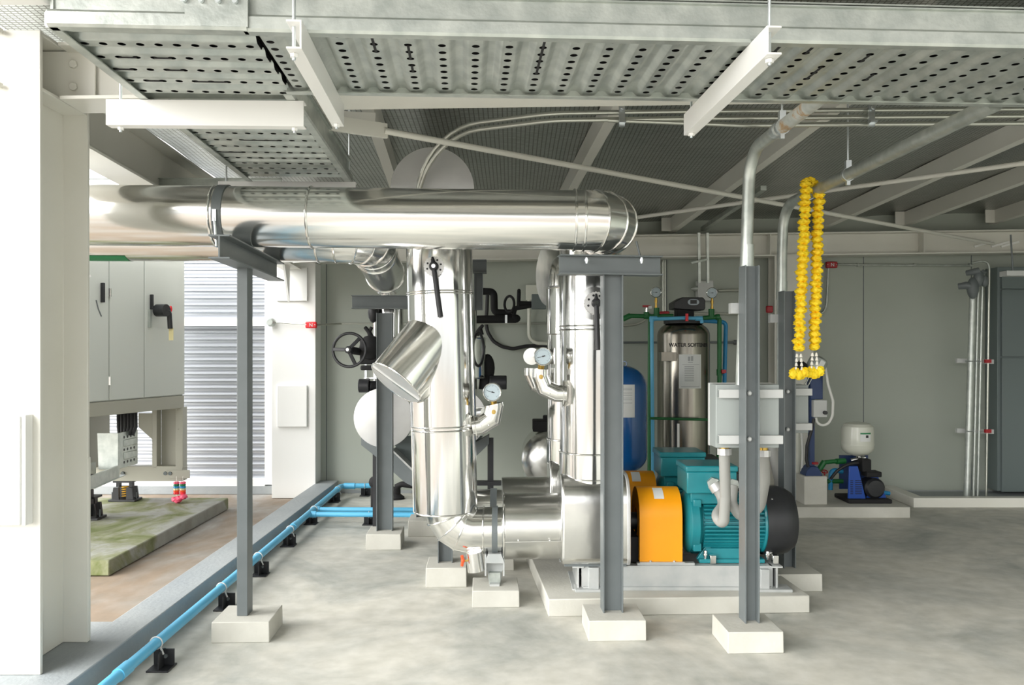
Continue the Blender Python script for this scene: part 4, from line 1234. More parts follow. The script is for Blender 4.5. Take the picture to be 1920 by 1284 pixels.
# blue pressure tank
Yb = 7.0; xb_ = P(1168, 0, Yb).x; rb = 44.5 * Yb / F
zb_ = lambda y: H + (655 - y) * Yb / F
t = thing('pressure_tank', 'blue pressure tank half hidden behind the crossbeam post', 'tank', V((xb_, Yb, .0)))
pr = [(0, zb_(887))] + [(rb * math.cos(a), zb_(850) - (zb_(850) - zb_(887)) * math.sin(-a)) for a in [-PI / 2 + PI / 2 * k / 9 for k in range(1, 10)]]
pr = [(rb * math.sin(PI / 2 * k / 9), zb_(853) + (zb_(887) - zb_(853)) * math.cos(PI / 2 * k / 9)) for k in range(10)] + [(rb * math.cos(PI / 2 * k / 9), zb_(726) + (zb_(685) - zb_(726)) * math.sin(PI / 2 * k / 9)) for k in range(10)]
b = MB(); b.lathe((xb_, Yb, 0), UP, pr, 56); b.obj('tank_shell', 'tank_blue', t)
for a in (-.6, .6, PI / 2 + 1.2, -PI / 2 - 1.2):
    b = MB(); q = V((xb_ + rb * .8 * math.sin(a), Yb - rb * .8 * math.cos(a), 0)); b.box(q + UP * .25, (.07, .03, .50), a); b.obj('leg', 'tank_blue', t)
b = MB(); b.torus(P(1171, 682, Yb), AX * .6 + AY, .02, .004, 16, 6); b.obj('lifting_eye', 'tank_blue', t)
b = MB(); n = 8
def cyl_patch(xa, xbb, ya, yb, dr):
    b = MB(); ps = []
    for k in range(n + 1):
        xx = P(xa + (xbb - xa) * k / n, 0, Yb - rb * .8).x; a = math.asin(max(-1, min(1, (xx - xb_) / rb))); ps.append((xb_ + (rb + dr) * math.sin(a), Yb - (rb + dr) * math.cos(a)))
    for (xa_, ya_), (xc_, yc_) in zip(ps, ps[1:]): b.quad((xa_, ya_, zb_(yb)), (xc_, yc_, zb_(yb)), (xc_, yc_, zb_(ya)), (xa_, ya_, zb_(ya)))
    return b
sh = cyl_patch(1155, 1189, 719, 779, .0015).obj('notice_sheet', 'paper', t)
b = MB()
for y in (725, 728, 734, 738, 743, 746, 752):
    w_ = cyl_patch(1160, 1184, y, y + .9, .0025); me = bpy.data.meshes.new('x'); w_.bm.to_mesh(me); b.bm.from_mesh(me); bpy.data.meshes.remove(me)
b.obj('printed_lines', 'ink_pale', sh)

# dosing stand: blue post with small motor, control box, concrete block
Yd = 7.62
t = thing('concrete_block', 'square concrete block under the blue stand behind the motor', 'concrete block', P(1530, 937, Yd), BG)
c = P(1529, 937, Yd); b = MB(); b.bx(P(1508, 0, Yd).x, P(1551, 0, Yd).x, Yd, Yd + .22, .1, H + (655 - 893) * Yd / F); b.obj('block', 'concrete', t, bevel=.004)
ztop = H + (655 - 893) * Yd / F
t = thing('mixer_stand', 'dark blue stand with a small tilted motor behind the garland', 'mixer', V((c.x, Yd + .1, ztop)))
zq = lambda y: H + (655 - y) * (Yd + .1) / F
xq = lambda p: P(p, 0, Yd + .1).x
b = MB(); b.bx(xq(1517), xq(1526), Yd + .08, Yd + .13, zq(875), zq(700)); b.obj('column', 'machine_blue', t)
b = MB(); b.bx(xq(1517), xq(1540), Yd + .06, Yd + .16, zq(748), zq(688)); b.obj('head', 'machine_blue', t, bevel=.004)
b = MB(); b.prism([(xq(1505), zq(892)), (xq(1538), zq(892)), (xq(1534), zq(882)), (xq(1528), zq(873)), (xq(1516), zq(872)), (xq(1508), zq(880))], (0, Yd + .03, 0), AX, UP, AY * .16); b.obj('foot', 'machine_blue', t, bevel=.006)
b = MB(); b.bx(xq(1520), xq(1545), Yd + .02, Yd + .09, zq(781), zq(749)); cb = b.obj('control_box', 'box_white', t, bevel=.005)
b = MB(); b.cyl((xq(1540), Yd + .02, zq(772)), (xq(1540), Yd - .01, zq(772)), .018, n=14); b.obj('knob', 'black', cb)
ma = P(1528, 690, Yd - .02); mdv = V((-.36, -.12, -.60)).normalized()
b = MB(); b.lathe(ma - mdv * .06, mdv, [(0, -.04), (.07, -.04), (.085, -.02), (.085, .10), (.07, .13), (.03, .14), (0, .14)], 28); mo = b.obj('motor', 'galv_dark', t)
b = MB(); b.box(ma + V((.02, -.09, .02)), (.045, .006, .10), R=Matrix.Rotation(.45, 3, 'Y')); b.obj('name_plate', 'paper', mo)
b = MB(); b.ball(P(1499, 688, Yd - .02), .075, .07, .06); b.obj('motor_cap', 'rubber', t)
for k in (-.012, .02): MB().cyl(ma + mdv * .08 + V((k, 0, 0)), ma + mdv * .22 + V((k, 0, 0)), .006, n=8).obj('shaft_rod', 'chrome', t)
b = MB(); b.path([P(1546, 682, Yd), P(1553, 722, Yd), P(1562, 752, Yd), P(1561, 780, Yd), P(1553, 795, Yd), P(1540, 798, Yd), P(1531, 791, Yd), P(1530, 783, Yd)], .012, 12, bend=.10, seg=5); part(b.obj('cable', 'cable_white', t), 'looping white cable')
b = MB(); b.path([P(1526, 784, Yd), P(1522, 805, Yd), P(1513, 835, Yd), P(1512, 862, Yd), P(1515, 875, Yd)], .014, 12, bend=.1); b.obj('hose', 'cable_black', t)
b = MB(); b.cyl(P(1500, 935, 7.8), P(1500, 810, 7.8), .028, n=18)
b.lathe(V((P(1500, 0, 7.8).x, 7.8, 0)), UP, [(0, .1), (.03, .1), (.03, .98), (0, .98)], 16)
b = MB(); q = P(1495, 0, 7.9).x; b.cyl((q, 7.9, .1), (q, 7.9, .93), .045, n=24)
tag(b.obj('riser_pipe', 'tank_cream'), 'pale green vertical pipe beside the post, behind the motor cover', 'pipe')
b = MB(); q = P(1497, 0, 7.8).x; b.path([(q + .02, 7.8, .16), (q + .04, 7.8, .55), (q + .02, 7.8, .95)], .012, 10, bend=.2)
tag(b.obj('hose', 'cable_white'), 'thin white hose beside the pale green vertical pipe', 'hose')

# small blue booster pump and expansion vessel
Yv = 7.85
zv = lambda y: H + (655 - y) * Yv / F
xv = lambda p: P(p, 0, Yv).x
t = thing('booster_pump', 'small blue booster pump standing before the back wall', 'pump', V((xv(1617), Yv, .1)))
b = MB(); b.bx(xv(1576), xv(1656), Yv - .19, Yv + .16, .1, .14); b.obj('base', 'rubber', t, bevel=.01)
b = MB(); b.bx(xv(1582), xv(1636), Yv + .10, Yv + .115, zv(920), zv(856)); b.obj('back_panel', 'machine_blue', t)
for xa, sl, ml in ((1579, 0, 'left'), (1650, 1, 'right')):
    b = MB()
    if not sl: b.prism([(xv(1579), .13), (xv(1612), .13), (xv(1601), zv(885)), (xv(1597), zv(870)), (xv(1581), zv(870))], (0, Yv - .14, 0), AX, UP, AY * .02)
    else: b.prism([(xv(1616), .13), (xv(1654), .13), (xv(1638), zv(890)), (xv(1628), zv(885))], (0, Yv - .1, 0), AX, UP, AY * .02)
    cv = b.obj('side_cover', 'cover_blue', t, bevel=.004)
    b = MB()
    for k in range(8):
        y = 896 + k * 3.4
        for x in ((1583, 1588), (1592, 1604))[:2] if not sl else ((1644, 1647),):
            if sl and k < 4: continue
            b.bx(xv(x[0]), xv(x[1]), Yv - (.143 if not sl else .103), Yv - (.139 if not sl else .099), zv(y + 1.3), zv(y))
    b.obj('vent_slots', 'ink', cv)
b = MB(); q = V((xv(1629), Yv - .10, zv(911))); b.lathe(q, -AY, [(0, -.12), (.085, -.12), (.095, -.1), (.095, .03), (.075, .055), (0, .06)], 32); b.torus(q - AY * .05, AY, .06, .006, 24, 6); b.obj('motor', 'black', t)
b = MB(); b.bx(xv(1607), xv(1624), Yv - .12, Yv + .02, zv(882), zv(858)); b.bx(xv(1612), xv(1640), Yv - .16, Yv - .02, zv(890), zv(880)); b.obj('pump_head', 'rubber', t, bevel=.01)
b = MB(); b.path([P(1609, 868, Yv - .12), P(1590, 870, Yv - .14), P(1570, 882, Yv - .12), P(1557, 898, Yv - .1)], .014, 12, bend=.12); b.obj('hose', 'cable_black', t)
b = MB(); b.path([P(1618, 880, Yv - .1), P(1640, 884, Yv - .12), P(1645, 890, Yv - .12), P(1634, 890, Yv - .12)], .008, 10, bend=.05); b.obj('cable', 'cable_black', t)
b = MB(); b.cyl(P(1595, 863, Yv), P(1622, 858, Yv), .018, n=12); b.obj('fitting', 'chrome', t)
t = thing('expansion_vessel', 'cream expansion vessel standing on top of the small blue pump', 'tank', P(1609, 854, Yv))
re = 29 * Yv / F; zz = lambda y: zv(y); xe = xv(1608)
b = MB(); b.lathe((xe, Yv, 0), UP, [(0, zz(855)), (re * .3, zz(854)), (re * .7, zz(850)), (re * .93, zz(844)), (re, zz(838)), (re, zz(834)), (re * 1.01, zz(833)), (re * 1.01, zz(831.5)), (re, zz(831)), (re, zz(806)), (re * .96, zz(799)), (re * .8, zz(794)), (re * .4, zz(791.5)), (0, zz(791))], 48); b.obj('vessel', 'tank_cream', t)
b = MB(); b.cyl(P(1610, 860, Yv), P(1609, 854, Yv), .022, n=14); b.obj('stem', 'chrome', t)
def epatch(xa, xbb, ya, yb, dr):
    b = MB(); ps = []
    for k in range(7):
        xx = P(xa + (xbb - xa) * k / 6, 0, Yv - re * .8).x; a = math.asin(max(-1, min(1, (xx - xe) / re))); ps.append((xe + (re + dr) * math.sin(a), Yv - (re + dr) * math.cos(a)))
    for (a_, c_), (d_, e_) in zip(ps, ps[1:]): b.quad((a_, c_, zz(yb)), (d_, e_, zz(yb)), (d_, e_, zz(ya)), (a_, c_, zz(ya)))
    return b
epatch(1611, 1631, 809, 825, .0012).obj('label_plate', 'paper', t)
epatch(1611, 1631, 808.5, 811.5, .002).obj('label_stripe', 'sign_green', t)
epatch(1621, 1626, 813, 818, .002).obj('label_mark', 'black', t)
t = thing('pipe_run', 'green plastic pipe joining the blue stand to the small pump', 'pipe', P(1550, 870, 7.8))
MB().path([P(1534, 885, 7.78), P(1544, 867, 7.78), P(1560, 865, 7.8), P(1583, 864, 7.82)], .020, 14, bend=.05).obj('pipe', 'ppr_green', t)
for a, c in ((P(1536, 880, 7.78), P(1546, 865, 7.78)), (P(1568, 865, 7.8), P(1584, 864, 7.82))): MB().cyl(a, c, .027, n=14).obj('fitting', 'ppr_green', t)
b = MB(); b.cyl(P(1528, 866, 7.7), P(1528, 870, 7.7), .03, n=10); b.obj('valve_wheel', 'red', t)
t = thing('pipe_run', 'green and blue pipe stub with red valve left of the small pump', 'pipe', P(1560, 915, 7.95))
MB().path([P(1551, 902, 7.95), P(1580, 902, 7.95)], .022, 14).obj('pipe', 'ppr_green', t)
MB().path([P(1557, 918, 7.95), P(1558, 880, 7.95), P(1580, 884, 7.95)], .022, 14, bend=.04).obj('pipe', 'pvc_deep', t)
b = MB(); b.torus(P(1546, 884, 7.85), UP + AY * -.5, .026, .006, 18, 6); b.cyl(P(1546, 893, 7.85), P(1546, 884, 7.85), .007, n=8); b.obj('valve_wheel', 'red', t)
b = MB(); b.cyl(P(1654, 923, 8.1), P(1668, 925, 8.1), .02, n=12); tag(b.obj('pipe_stub', 'pvc_deep'), 'short blue pipe stub on the floor right of the small pump', 'pipe')

# raised concrete curb round the conduits, right
b = MB(); q = P(1713, 951, 8.0)
k0 = P(1670, 925, 8.55)
b.bx(q.x, 6.0, 8.0, 8.1, 0, .092); b.prism([(q.x, 8.1), (q.x + .12, 8.1), (k0.x + .12, 8.75), (k0.x, 8.75)], (0, 0, 0), AX, AY, UP * .092)
tag(b.obj('floor_curb', 'white_paint', bevel=.004), 'low white painted curb on the floor at the right wall', 'curb')
b = MB(); b.bx(q.x + .05, 5.9, 8.06, 8.8, .005, .02)
tag(b.obj('pit_floor', 'kerb_paint'), 'grey recessed floor inside the low curb at right', 'floor patch')
# electrical panel at the right edge
Yc = 8.56
zc_ = lambda y: H + (655 - y) * Yc / F
xc_ = lambda p: P(p, 0, Yc).x
t = thing('electrical_panel', 'tall slate grey electrical panel at the right edge', 'panel', V((5.4, Yc + .1, .1)))
b = MB(); b.bx(xc_(1873), 6.4, Yc + .03, Yc + .25, .06, zc_(500)); b.obj('body', 'panel_slate', t, bevel=.004)
for y0, y1 in ((508, 541), (543, 668), (671, 922)):
    b = MB(); b.bx(xc_(1879), 6.38, Yc, Yc + .03, zc_(y1), zc_(y0)); b.obj('door', 'panel_slate', t, bevel=.003)
b = MB(); a = P(1888, 0, 7.6).x; b.bx(a, a + 1.2, 7.6, 7.72, H + (655 - 517) * 7.6 / F, H + (655 - 507) * 7.6 / F)
t = thing('light_fitting', 'white light fitting hanging at the right edge above the panel', 'light', (a + .3, 7.66, 2.2))
b.obj('housing', 'box_white', t, bevel=.004)
q = P(1899, 507, 7.66); MB().cyl(q, P(1895, 440, 7.66), .008, n=8).obj('hanger_rod', 'steel_grey', t)
# vertical conduits on racks
RG = 'steel conduits in a row beside the electrical panel'
for px, pxt, r, yt, m, lab in ((1813, 1824, .032, 548, 'galv', 'thick steel conduit, leftmost of the row beside the electrical panel'), (1825, 1834, .013, 545, 'galv', 'thin steel conduit next to the thick one beside the panel'),
                               (1833, 1842, .013, 535, 'galv', 'thin steel conduit in the middle of the row beside the panel'), (1849, 1855, .011, 505, 'emt', 'thinnest pale conduit, nearest to the electrical panel')):
    b = MB(); b.cyl(P(px, 930, 8.40), P(pxt, yt, 8.40), r, n=18); tag(b.obj('conduit', m), lab, 'conduit', RG)
for y, lab in ((677, 'upper strut rail clamping the row of wall conduits'), (808, 'lower strut rail clamping the row of wall conduits')):
    t = thing('strut_rail', lab, 'rail', P(1825, y, 8.47)); b = MB(); b.bar(P(1793, y - 1, 8.475), P(1862, y + 1, 8.475), .03, .045); b.obj('rail', 'box_white', t)
    b = MB(); b.torus(P(1818, y, 8.40), UP, .036, .006, 18, 6); b.torus(P(1830, y, 8.40), UP, .017, .004, 14, 6); b.torus(P(1838, y, 8.40), UP, .017, .004, 14, 6); b.obj('clamp', 'zinc', t)
    part(MB().box(P(1852, y, 8.38), (.06, .03, .035)).obj('clamp', 'red', t), 'red clamp')
for k, (xa, ya, xb2, yb2, rr) in enumerate(((1824, 560, 1797, 537, .058), (1835, 530, 1812, 512, .05), (1846, 535, 1840, 512, .035))):
    b = MB(); b.ball(P(xa, (ya + 520) / 2 if k == 0 else ya - 8, 8.33), rr, rr * .9, rr * (1.9 if k == 0 else 1.7), n=20)
    b.path([P(xa, ya - 22, 8.33), P((xa + xb2) / 2, yb2 - 2, 8.34), P(xb2, yb2, 8.38)], rr * .75, 16, r2=rr * .55)
    tag(b.obj('conduit_fitting', 'steel_grey'), ('large dark elbow fitting on top of the thick wall conduit', 'dark elbow fitting behind the large one', 'small dark elbow fitting nearest the panel')[k], 'fitting')
b = MB(); b.path([P(1855, 505, 8.38), P(1853, 492, 8.38), P(1840, 489, 8.38), P(1823, 493, 8.38)], .012, 12, bend=.08, seg=6); tag(b.obj('conduit', 'galv_dark'), 'bent dark conduit hooking over the elbow fittings', 'conduit')

# fire alarm conduits with red junction boxes
YQ = 8.77
def redbox(x0, x1, y0, y1, lab, letter=True, Y=YQ, sz=.05):
    t = thing('junction_box', lab, 'electrical box', P((x0 + x1) / 2, (y0 + y1) / 2, Y), 'red junction boxes')
    a, c = P(x0, y0, Y - .05), P(x1, y1, Y - .05)
    b = MB(); b.bx(a.x, c.x, Y - .05, Y, c.z, a.z); b.obj('body', 'red_bright' if x0 < 700 else 'red', t, bevel=.012, bseg=3)
    if letter:
        b = MB(); b.text('N', V(((a.x + c.x) / 2 - sz * .33, Y - .052, (a.z + c.z) / 2 - sz * .36)), AX, UP, sz); b.obj('lettering', 'box_white', t)
        b = MB()
        for x in (a.x + .012, c.x - .012): b.ball(V((x, Y - .05, (a.z + c.z) / 2)), .006, n=8)
        b.obj('screw', 'chrome', t)
    return t
redbox(1550, 1571, 490, 502, 'dark red junction box on the wall right of the garland')
redbox(572, 593, 603, 615, 'bright red junction box on the white rear column', Y=8.46)
redbox(1438, 1450, 573, 586, 'dark red junction box behind the foreground posts', letter=False, Y=8.3)
b = MB(); b.path([P(1571, 496, YQ), P(1824, 498, YQ)], .011, 10); b.path([P(1553, 502, YQ), P(1550, 572, YQ), P(1543, 588, YQ), P(1495, 586, YQ)], .012, 10, bend=.2)
for x in (1608, 1714, 1818): b.cyl(P(x - 1.5, 496.5, YQ), P(x + 1.5, 496.5, YQ), .019, n=10)
tag(b.obj('wall_conduit', 'galv_dark'), 'dark conduit along the right back wall from the red box', 'conduit')
b = MB(); b.path([P(1165, 611, YQ), P(1200, 608, YQ), P(1222, 588, YQ), P(1400, 589, YQ)], .012, 10, bend=.3, seg=6); tag(b.obj('wall_conduit', 'emt'), 'thin conduit on the wall behind the softener gauges', 'conduit')
b = MB(); b.cyl(P(1165, 642, YQ), P(1385, 642, YQ), .012, n=10); b.cyl(P(1376, 642, YQ), P(1382, 642, YQ), .026, n=10); tag(b.obj('wall_conduit', 'steel_grey'), 'dark level conduit on the wall crossing behind the softener', 'conduit')
for px, lab in ((1243, 'left one of two vertical wall conduits above the green pipe'), (1247, 'right one of two vertical wall conduits above the green pipe')):
    b = MB(); b.cyl(P(px, 488, YQ), P(px, 584, YQ), .009, n=10); tag(b.obj('wall_conduit', 'emt'), lab, 'conduit')
b = MB(); b.box(P(1246, 588, YQ - .02), (.10, .05, .05)); tag(b.obj('pipe_clamp', 'red', bevel=.01), 'dark red clamp fitting at the foot of the vertical wall conduits', 'clamp')
b = MB(); b.cyl(P(1347, 545, YQ), P(1400, 544, YQ), .016, n=10); tag(b.obj('wall_conduit', 'emt'), 'short level conduit right of the white wall box', 'conduit')
b = MB(); b.path([P(594, 609, 8.45), P(640, 607, 8.7), P(1028, 606, 8.75)], .011, 10); tag(b.obj('wall_conduit', 'emt'), 'thin level conduit along the left back wall from the red box', 'conduit')
b = MB(); b.cyl(P(514, 604, 8.47), P(574, 608, 8.45), .008, n=10); tag(b.obj('wall_conduit', 'emt'), 'thin conduit from the round grey box to the red box', 'conduit')
q = P(507, 604, 8.44); b = MB(); b.lathe(q, -AY, [(0, -.04), (.045, -.04), (.045, .0), (.032, .02), (.028, .028), (0, .028)], 24); tag(b.obj('sounder', 'galv'), 'round grey box on the white rear column edge', 'electrical box')
t = thing('wall_box', 'white box on the back wall below two struts', 'electrical box', P(1323, 560, 8.72))
b = MB(); a, c = P(1308, 526, 8.7), P(1337, 564, 8.7); b.bx(a.x, c.x, 8.68, 8.8, c.z, a.z); b.obj('body', 'box_white', t, bevel=.005)
b = MB(); q = P(1304, 541, 8.72); b.lathe(q, -AX, [(.03, -.03), (.03, 0), (.012, .045), (0, .045)], 14); b.obj('gland', 'galv_dark', t)
for px, lab in ((1310, 'left vertical strut above the white wall box'), (1326, 'right vertical strut above the white wall box')):
    b = MB(); b.bar(P(px, 436, 8.5), P(px + 1, 530, 8.6), .025, .035, up=AY); tag(b.obj('strut', 'galv'), lab, 'strut')
b = MB(); b.bar(P(1296, 493, 8.45), P(1327, 486, 8.5), .012, .02); tag(b.obj('strut_clip', 'galv'), 'small slanted clip across the two struts', 'clip')
t = thing('wall_box', 'pale box on the back wall behind the pump risers with a conduit below', 'electrical box', P(996, 548, 8.75))
b = MB(); a, c = P(986, 534, 8.72), P(1012, 562, 8.72); b.bx(a.x, c.x, 8.7, 8.8, c.z, a.z); b.obj('body', 'tank_cream', t, bevel=.006)
b = MB(); b.path([P(992, 562, 8.74), P(992, 632, 8.74), P(1003, 643, 8.74), P(1032, 644, 8.74)], .020, 12, bend=.15); b.obj('conduit', 'tank_cream', t)
# ---------------------------------------------------------------- rear valves, drums and their stand
Yv1 = 6.9
zv1 = lambda y, Y=Yv1: H + (655 - y) * Y / F
def valve_riser(px, label, wheel):
    x = P(px, 0, Yv1).x
    t = thing('valve_riser', label, 'pipe', V((x, Yv1, zv1(780))))
    MB().cyl((x, Yv1, zv1(560)), (x, Yv1, zv1(636)), .125, n=40).obj('pipe', 'alu_v', t)
    MB().cyl((x, Yv1, zv1(633)), (x, Yv1, zv1(709)), .20, n=44).obj('jacket', 'alu_v', t)
    MB().cyl((x, Yv1, zv1(708)), (x, Yv1, zv1(760)), .125, n=40).obj('pipe', 'alu', t)
    ring(V((x, Yv1, zv1(634))), UP, .2, t, w=.006); ring(V((x, Yv1, zv1(708))), UP, .2, t, w=.006)
    return t, x
t, x = valve_riser(728, 'silver vertical pipe with a fat jacket and black handwheel, behind the slanted post', True)
wc = P(655, 656, 6.32)
hw = MB(); nrm = V((-.10, -1, .05)).normalized()
hw.torus(wc, nrm, .128, .0115, 48, 10); hw = hw.obj('handwheel', 'black', t)
ux = UP.cross(nrm).normalized(); uy = nrm.cross(ux)
for a in (math.radians(178), math.radians(48), math.radians(-66)):
    d = ux * math.cos(a) + uy * math.sin(a); b = MB(); b.bar(wc + nrm * .03, wc + d * .128, .026, .018, up=nrm); b.obj('spoke', 'black', hw, bevel=.004)
b = MB(); b.lathe(wc, nrm, [(0, .0), (.028, .0), (.028, .035), (.02, .042), (0, .042)], 20); b.obj('hub', 'black', hw)
MB().cyl(wc + nrm * .042, wc + nrm * .05, .011, n=14).obj('hub_bolt', 'chrome', hw)
b = MB(); b.cyl(wc, wc - nrm * .30, .03, n=16); b.box(wc - nrm * .28 + V((.085, 0, -.0)), (.15, .12, .20)); b.ball(wc - nrm * .22 + V((.10, 0, .03)), .09, .06, .10); b.bar(wc - nrm * .24 + V((.02, 0, -.13)), wc - nrm * .24 + V((.16, 0, -.13)), .05, .04); b.obj('gear_box', 'rubber', t, bevel=.012)
b = MB(); b.path([P(696, 632, 6.6), P(692, 622, 6.6), P(684, 613, 6.6)], .022, 10, r2=.014); b.path([P(693, 622, 6.6), P(697, 613, 6.6)], .014, 10); b.obj('lever', 'rubber', t)
b = MB(); b.ball(P(700, 586, 6.75), .045, .04, .085); b.obj('vent_cap', 'black', t)
b = MB(); b.cyl(P(673, 723, 6.75), P(693, 723, 6.75), .056, n=24); b.cyl(P(691, 723, 6.75), P(712, 724, 6.8), .042, n=20); b.obj('insulated_stub', 'black', t, bevel=.006)
t, x = valve_riser(866, 'silver vertical pipe with a jacket, mostly hidden behind the large vertical pipe', False)
b = MB(); b.torus(P(897, 655, 6.4), AX * .96 + AY * -.28, .128, .011, 40, 8); b.obj('handwheel', 'black', t)
b = MB(); b.path([P(893, 628, 6.6), P(900, 616, 6.6), P(906, 609, 6.6)], .02, 10, r2=.012); b.path([P(900, 618, 6.6), P(903, 628, 6.6)], .02, 10); b.obj('lever', 'rubber', t)
b = MB(); b.ball(P(914, 690, 6.95), .062, .055, .12, n=20); b.cyl(P(913, 700, 6.95), P(911, 730, 6.95), .06, n=20); b.obj('vent_cap', 'rubber', t)
b = MB(); b.cyl(P(918, 717, 6.85), P(950, 717, 6.85), .058, n=24); b.obj('insulated_stub', 'black', t, bevel=.006)
# capped vessels lying on a V shaped stand
HGR = 'capped silver headers on the V shaped stand'
for px, py, r, lab in ((719, 783, .238, 'round white capped header end left of the large vertical pipe'), (857, 783, .235, 'capped header end peeping out right of the large vertical pipe')):
    q = P(px, py, 6.72)
    t = thing('header_drum', lab, 'pipe', q, HGR)
    MB().path([q, q + AY * 1.2], r, 56).obj('drum', 'alu_dull', t)
    MB().lathe(q, -AY, [(r, -.004), (r + .003, .004), (r - .006, .006), (0, .008)], 56).obj('end_cap', 'alu_white', t)
    ring(q, AY, r, t, 'rim', .004)
Yt = 6.95
xt = lambda p: P(p, 0, Yt).x
zt2 = lambda y: H + (655 - y) * Yt / F
t = thing('vessel_stand', 'dark grey V shaped steel stand with black legs under the capped headers', 'stand', V((xt(800), Yt, .05)))
b = MB()
b.prism([(xt(677), zt2(818)), (xt(677), zt2(834)), (xt(707), zt2(858)), (xt(760), zt2(905)), (xt(780), zt2(915)), (xt(780), zt2(888)), (xt(735), zt2(846))], (0, Yt, 0), AX, UP, AY * .1)
b.prism([(xt(917), zt2(815)), (xt(917), zt2(832)), (xt(895), zt2(853)), (xt(840), zt2(905)), (xt(820), zt2(915)), (xt(820), zt2(888)), (xt(860), zt2(846))], (0, Yt, 0), AX, UP, AY * .1)
b.obj('saddle_beam', 'steel_grey', t, bevel=.002)
b = MB(); b.prism([(xt(735), zt2(843)), (xt(738), zt2(842)), (xt(782), zt2(884)), (xt(782), zt2(889))], (0, Yt - .05, 0), AX, UP, AY * .2); part(b.obj('flange', 'frame_grey', t), 'pale flange')
b = MB(); b.prism([(xt(722), zt2(820)), (xt(905), zt2(820)), (xt(860), zt2(870)), (xt(800), zt2(905)), (xt(770), zt2(880))], (0, Yt + .12, 0), AX, UP, AY * .02); b.obj('web_plate', 'panel_slate', t)
for p in (704, 920):
    b = MB(); b.bx(xt(p - 6), xt(p + 5), Yt + .02, Yt + .07, .1 if p > 900 else .0, zt2(822)); b.obj('leg', 'black', t)
b = MB(); b.bx(xt(880), xt(945), Yt + .0, Yt + .07, .385, .42); b.obj('foot_rail', 'black', t)
# black insulated pipes on the wall behind
IG = 'black insulated pipes between the two risers'
b = MB(); b.path([P(903, 546, 7.6), P(926, 547, 7.6), P(927, 586, 7.6), P(968, 587, 7.6)], .033, 16, bend=.04)
tag(b.obj('insulated_pipe', 'rubber'), 'black insulated pipe stepping down between the two risers', 'pipe', IG)
b = MB(); b.cyl(P(882, 599, 7.55), P(968, 598, 7.55), .037, n=18); b.ball(P(966, 597, 7.55), .05, .045, .04)
tag(b.obj('insulated_pipe', 'rubber'), 'thick level black insulated pipe between the two risers', 'pipe', IG)
t = thing('insulated_valve', 'black wrapped valve with upright stem and oval wheel between the two risers', 'valve', P(966, 590, 7.5))
b = MB(); b.path([P(962, 590, 7.5), P(966, 578, 7.5), P(1000, 572, 7.5)], .022, 12); b.path([P(973, 568, 7.5), P(1000, 569, 7.5)], .02, 12); b.obj('body', 'rubber', t)
b = MB(); b.cyl(P(972, 575, 7.5), P(973, 547, 7.5), .018, n=12); b.ball(P(973, 545, 7.5), .018, n=10); b.obj('stem', 'rubber', t)
b = MB(); b.torus(P(955, 570, 7.5), AY + AX * 1.3, .072, .012, 28, 8); b.obj('wheel', 'rubber', t)
b = MB(); b.box(P(949, 598, 7.5), (.02, .02, .075)); tag(b.obj('pipe_clip', 'zinc'), 'small zinc clip round the thick black insulated pipe', 'clip')
b = MB(); a, c = P(997, 551, 7.4), P(1024, 579, 7.4); b.bx(a.x, c.x, 7.4, 7.5, c.z, a.z); tag(b.obj('cover_box', 'panel_slate', bevel=.004), 'dark grey square cover left of the rear riser', 'box')
b = MB(); b.path([P(914, 552, 8.76), P(913, 580, 8.76), P(911, 603, 8.76), P(914, 622, 8.76), P(925, 640, 8.76), P(942, 650, 8.76), P(962, 654, 8.76), P(985, 649, 8.76), P(1000, 648.5, 8.76), P(1030, 648, 8.76)], 0.02, 12, bend=.15, seg=5)
tag(b.obj('cable', 'cable_black'), 'sagging black cable on the wall between the two risers', 'cable')
# lying round vessel with domed end
q = P(1032, 862, 7.2)
t = thing('lying_vessel', 'dull silver domed vessel lying low behind the rear riser', 'tank', V((q.x, 7.3, .3)))
b = MB(); rr = .245; b.path([q, q + V((.0, .55, 0))], rr, 48); b.obj('shell', 'alu_dull', t)
b = MB(); b.lathe(q, V((-.08, -1, 0)), [(rr, 0), (rr * 1.02, .01), (rr * .97, .03), (rr * .75, .075), (rr * .4, .1), (0, .107)], 48); b.obj('dome', 'alu_dull', t)
b = MB(); b.bx(q.x - .22, q.x + .3, 7.3, 7.6, .1, .5); b.obj('base', 'galv_dark', t)
b = MB(); b.bx(P(999, 0, 7.3).x, P(1030, 0, 7.3).x, 7.28, 7.5, q.z + .235, q.z + .335); b.cyl(P(1024, 790, 7.35), P(1024, 778, 7.35), .03, n=12); part(b.obj('actuator', 'rubber', t, bevel=.01), 'black box on top')

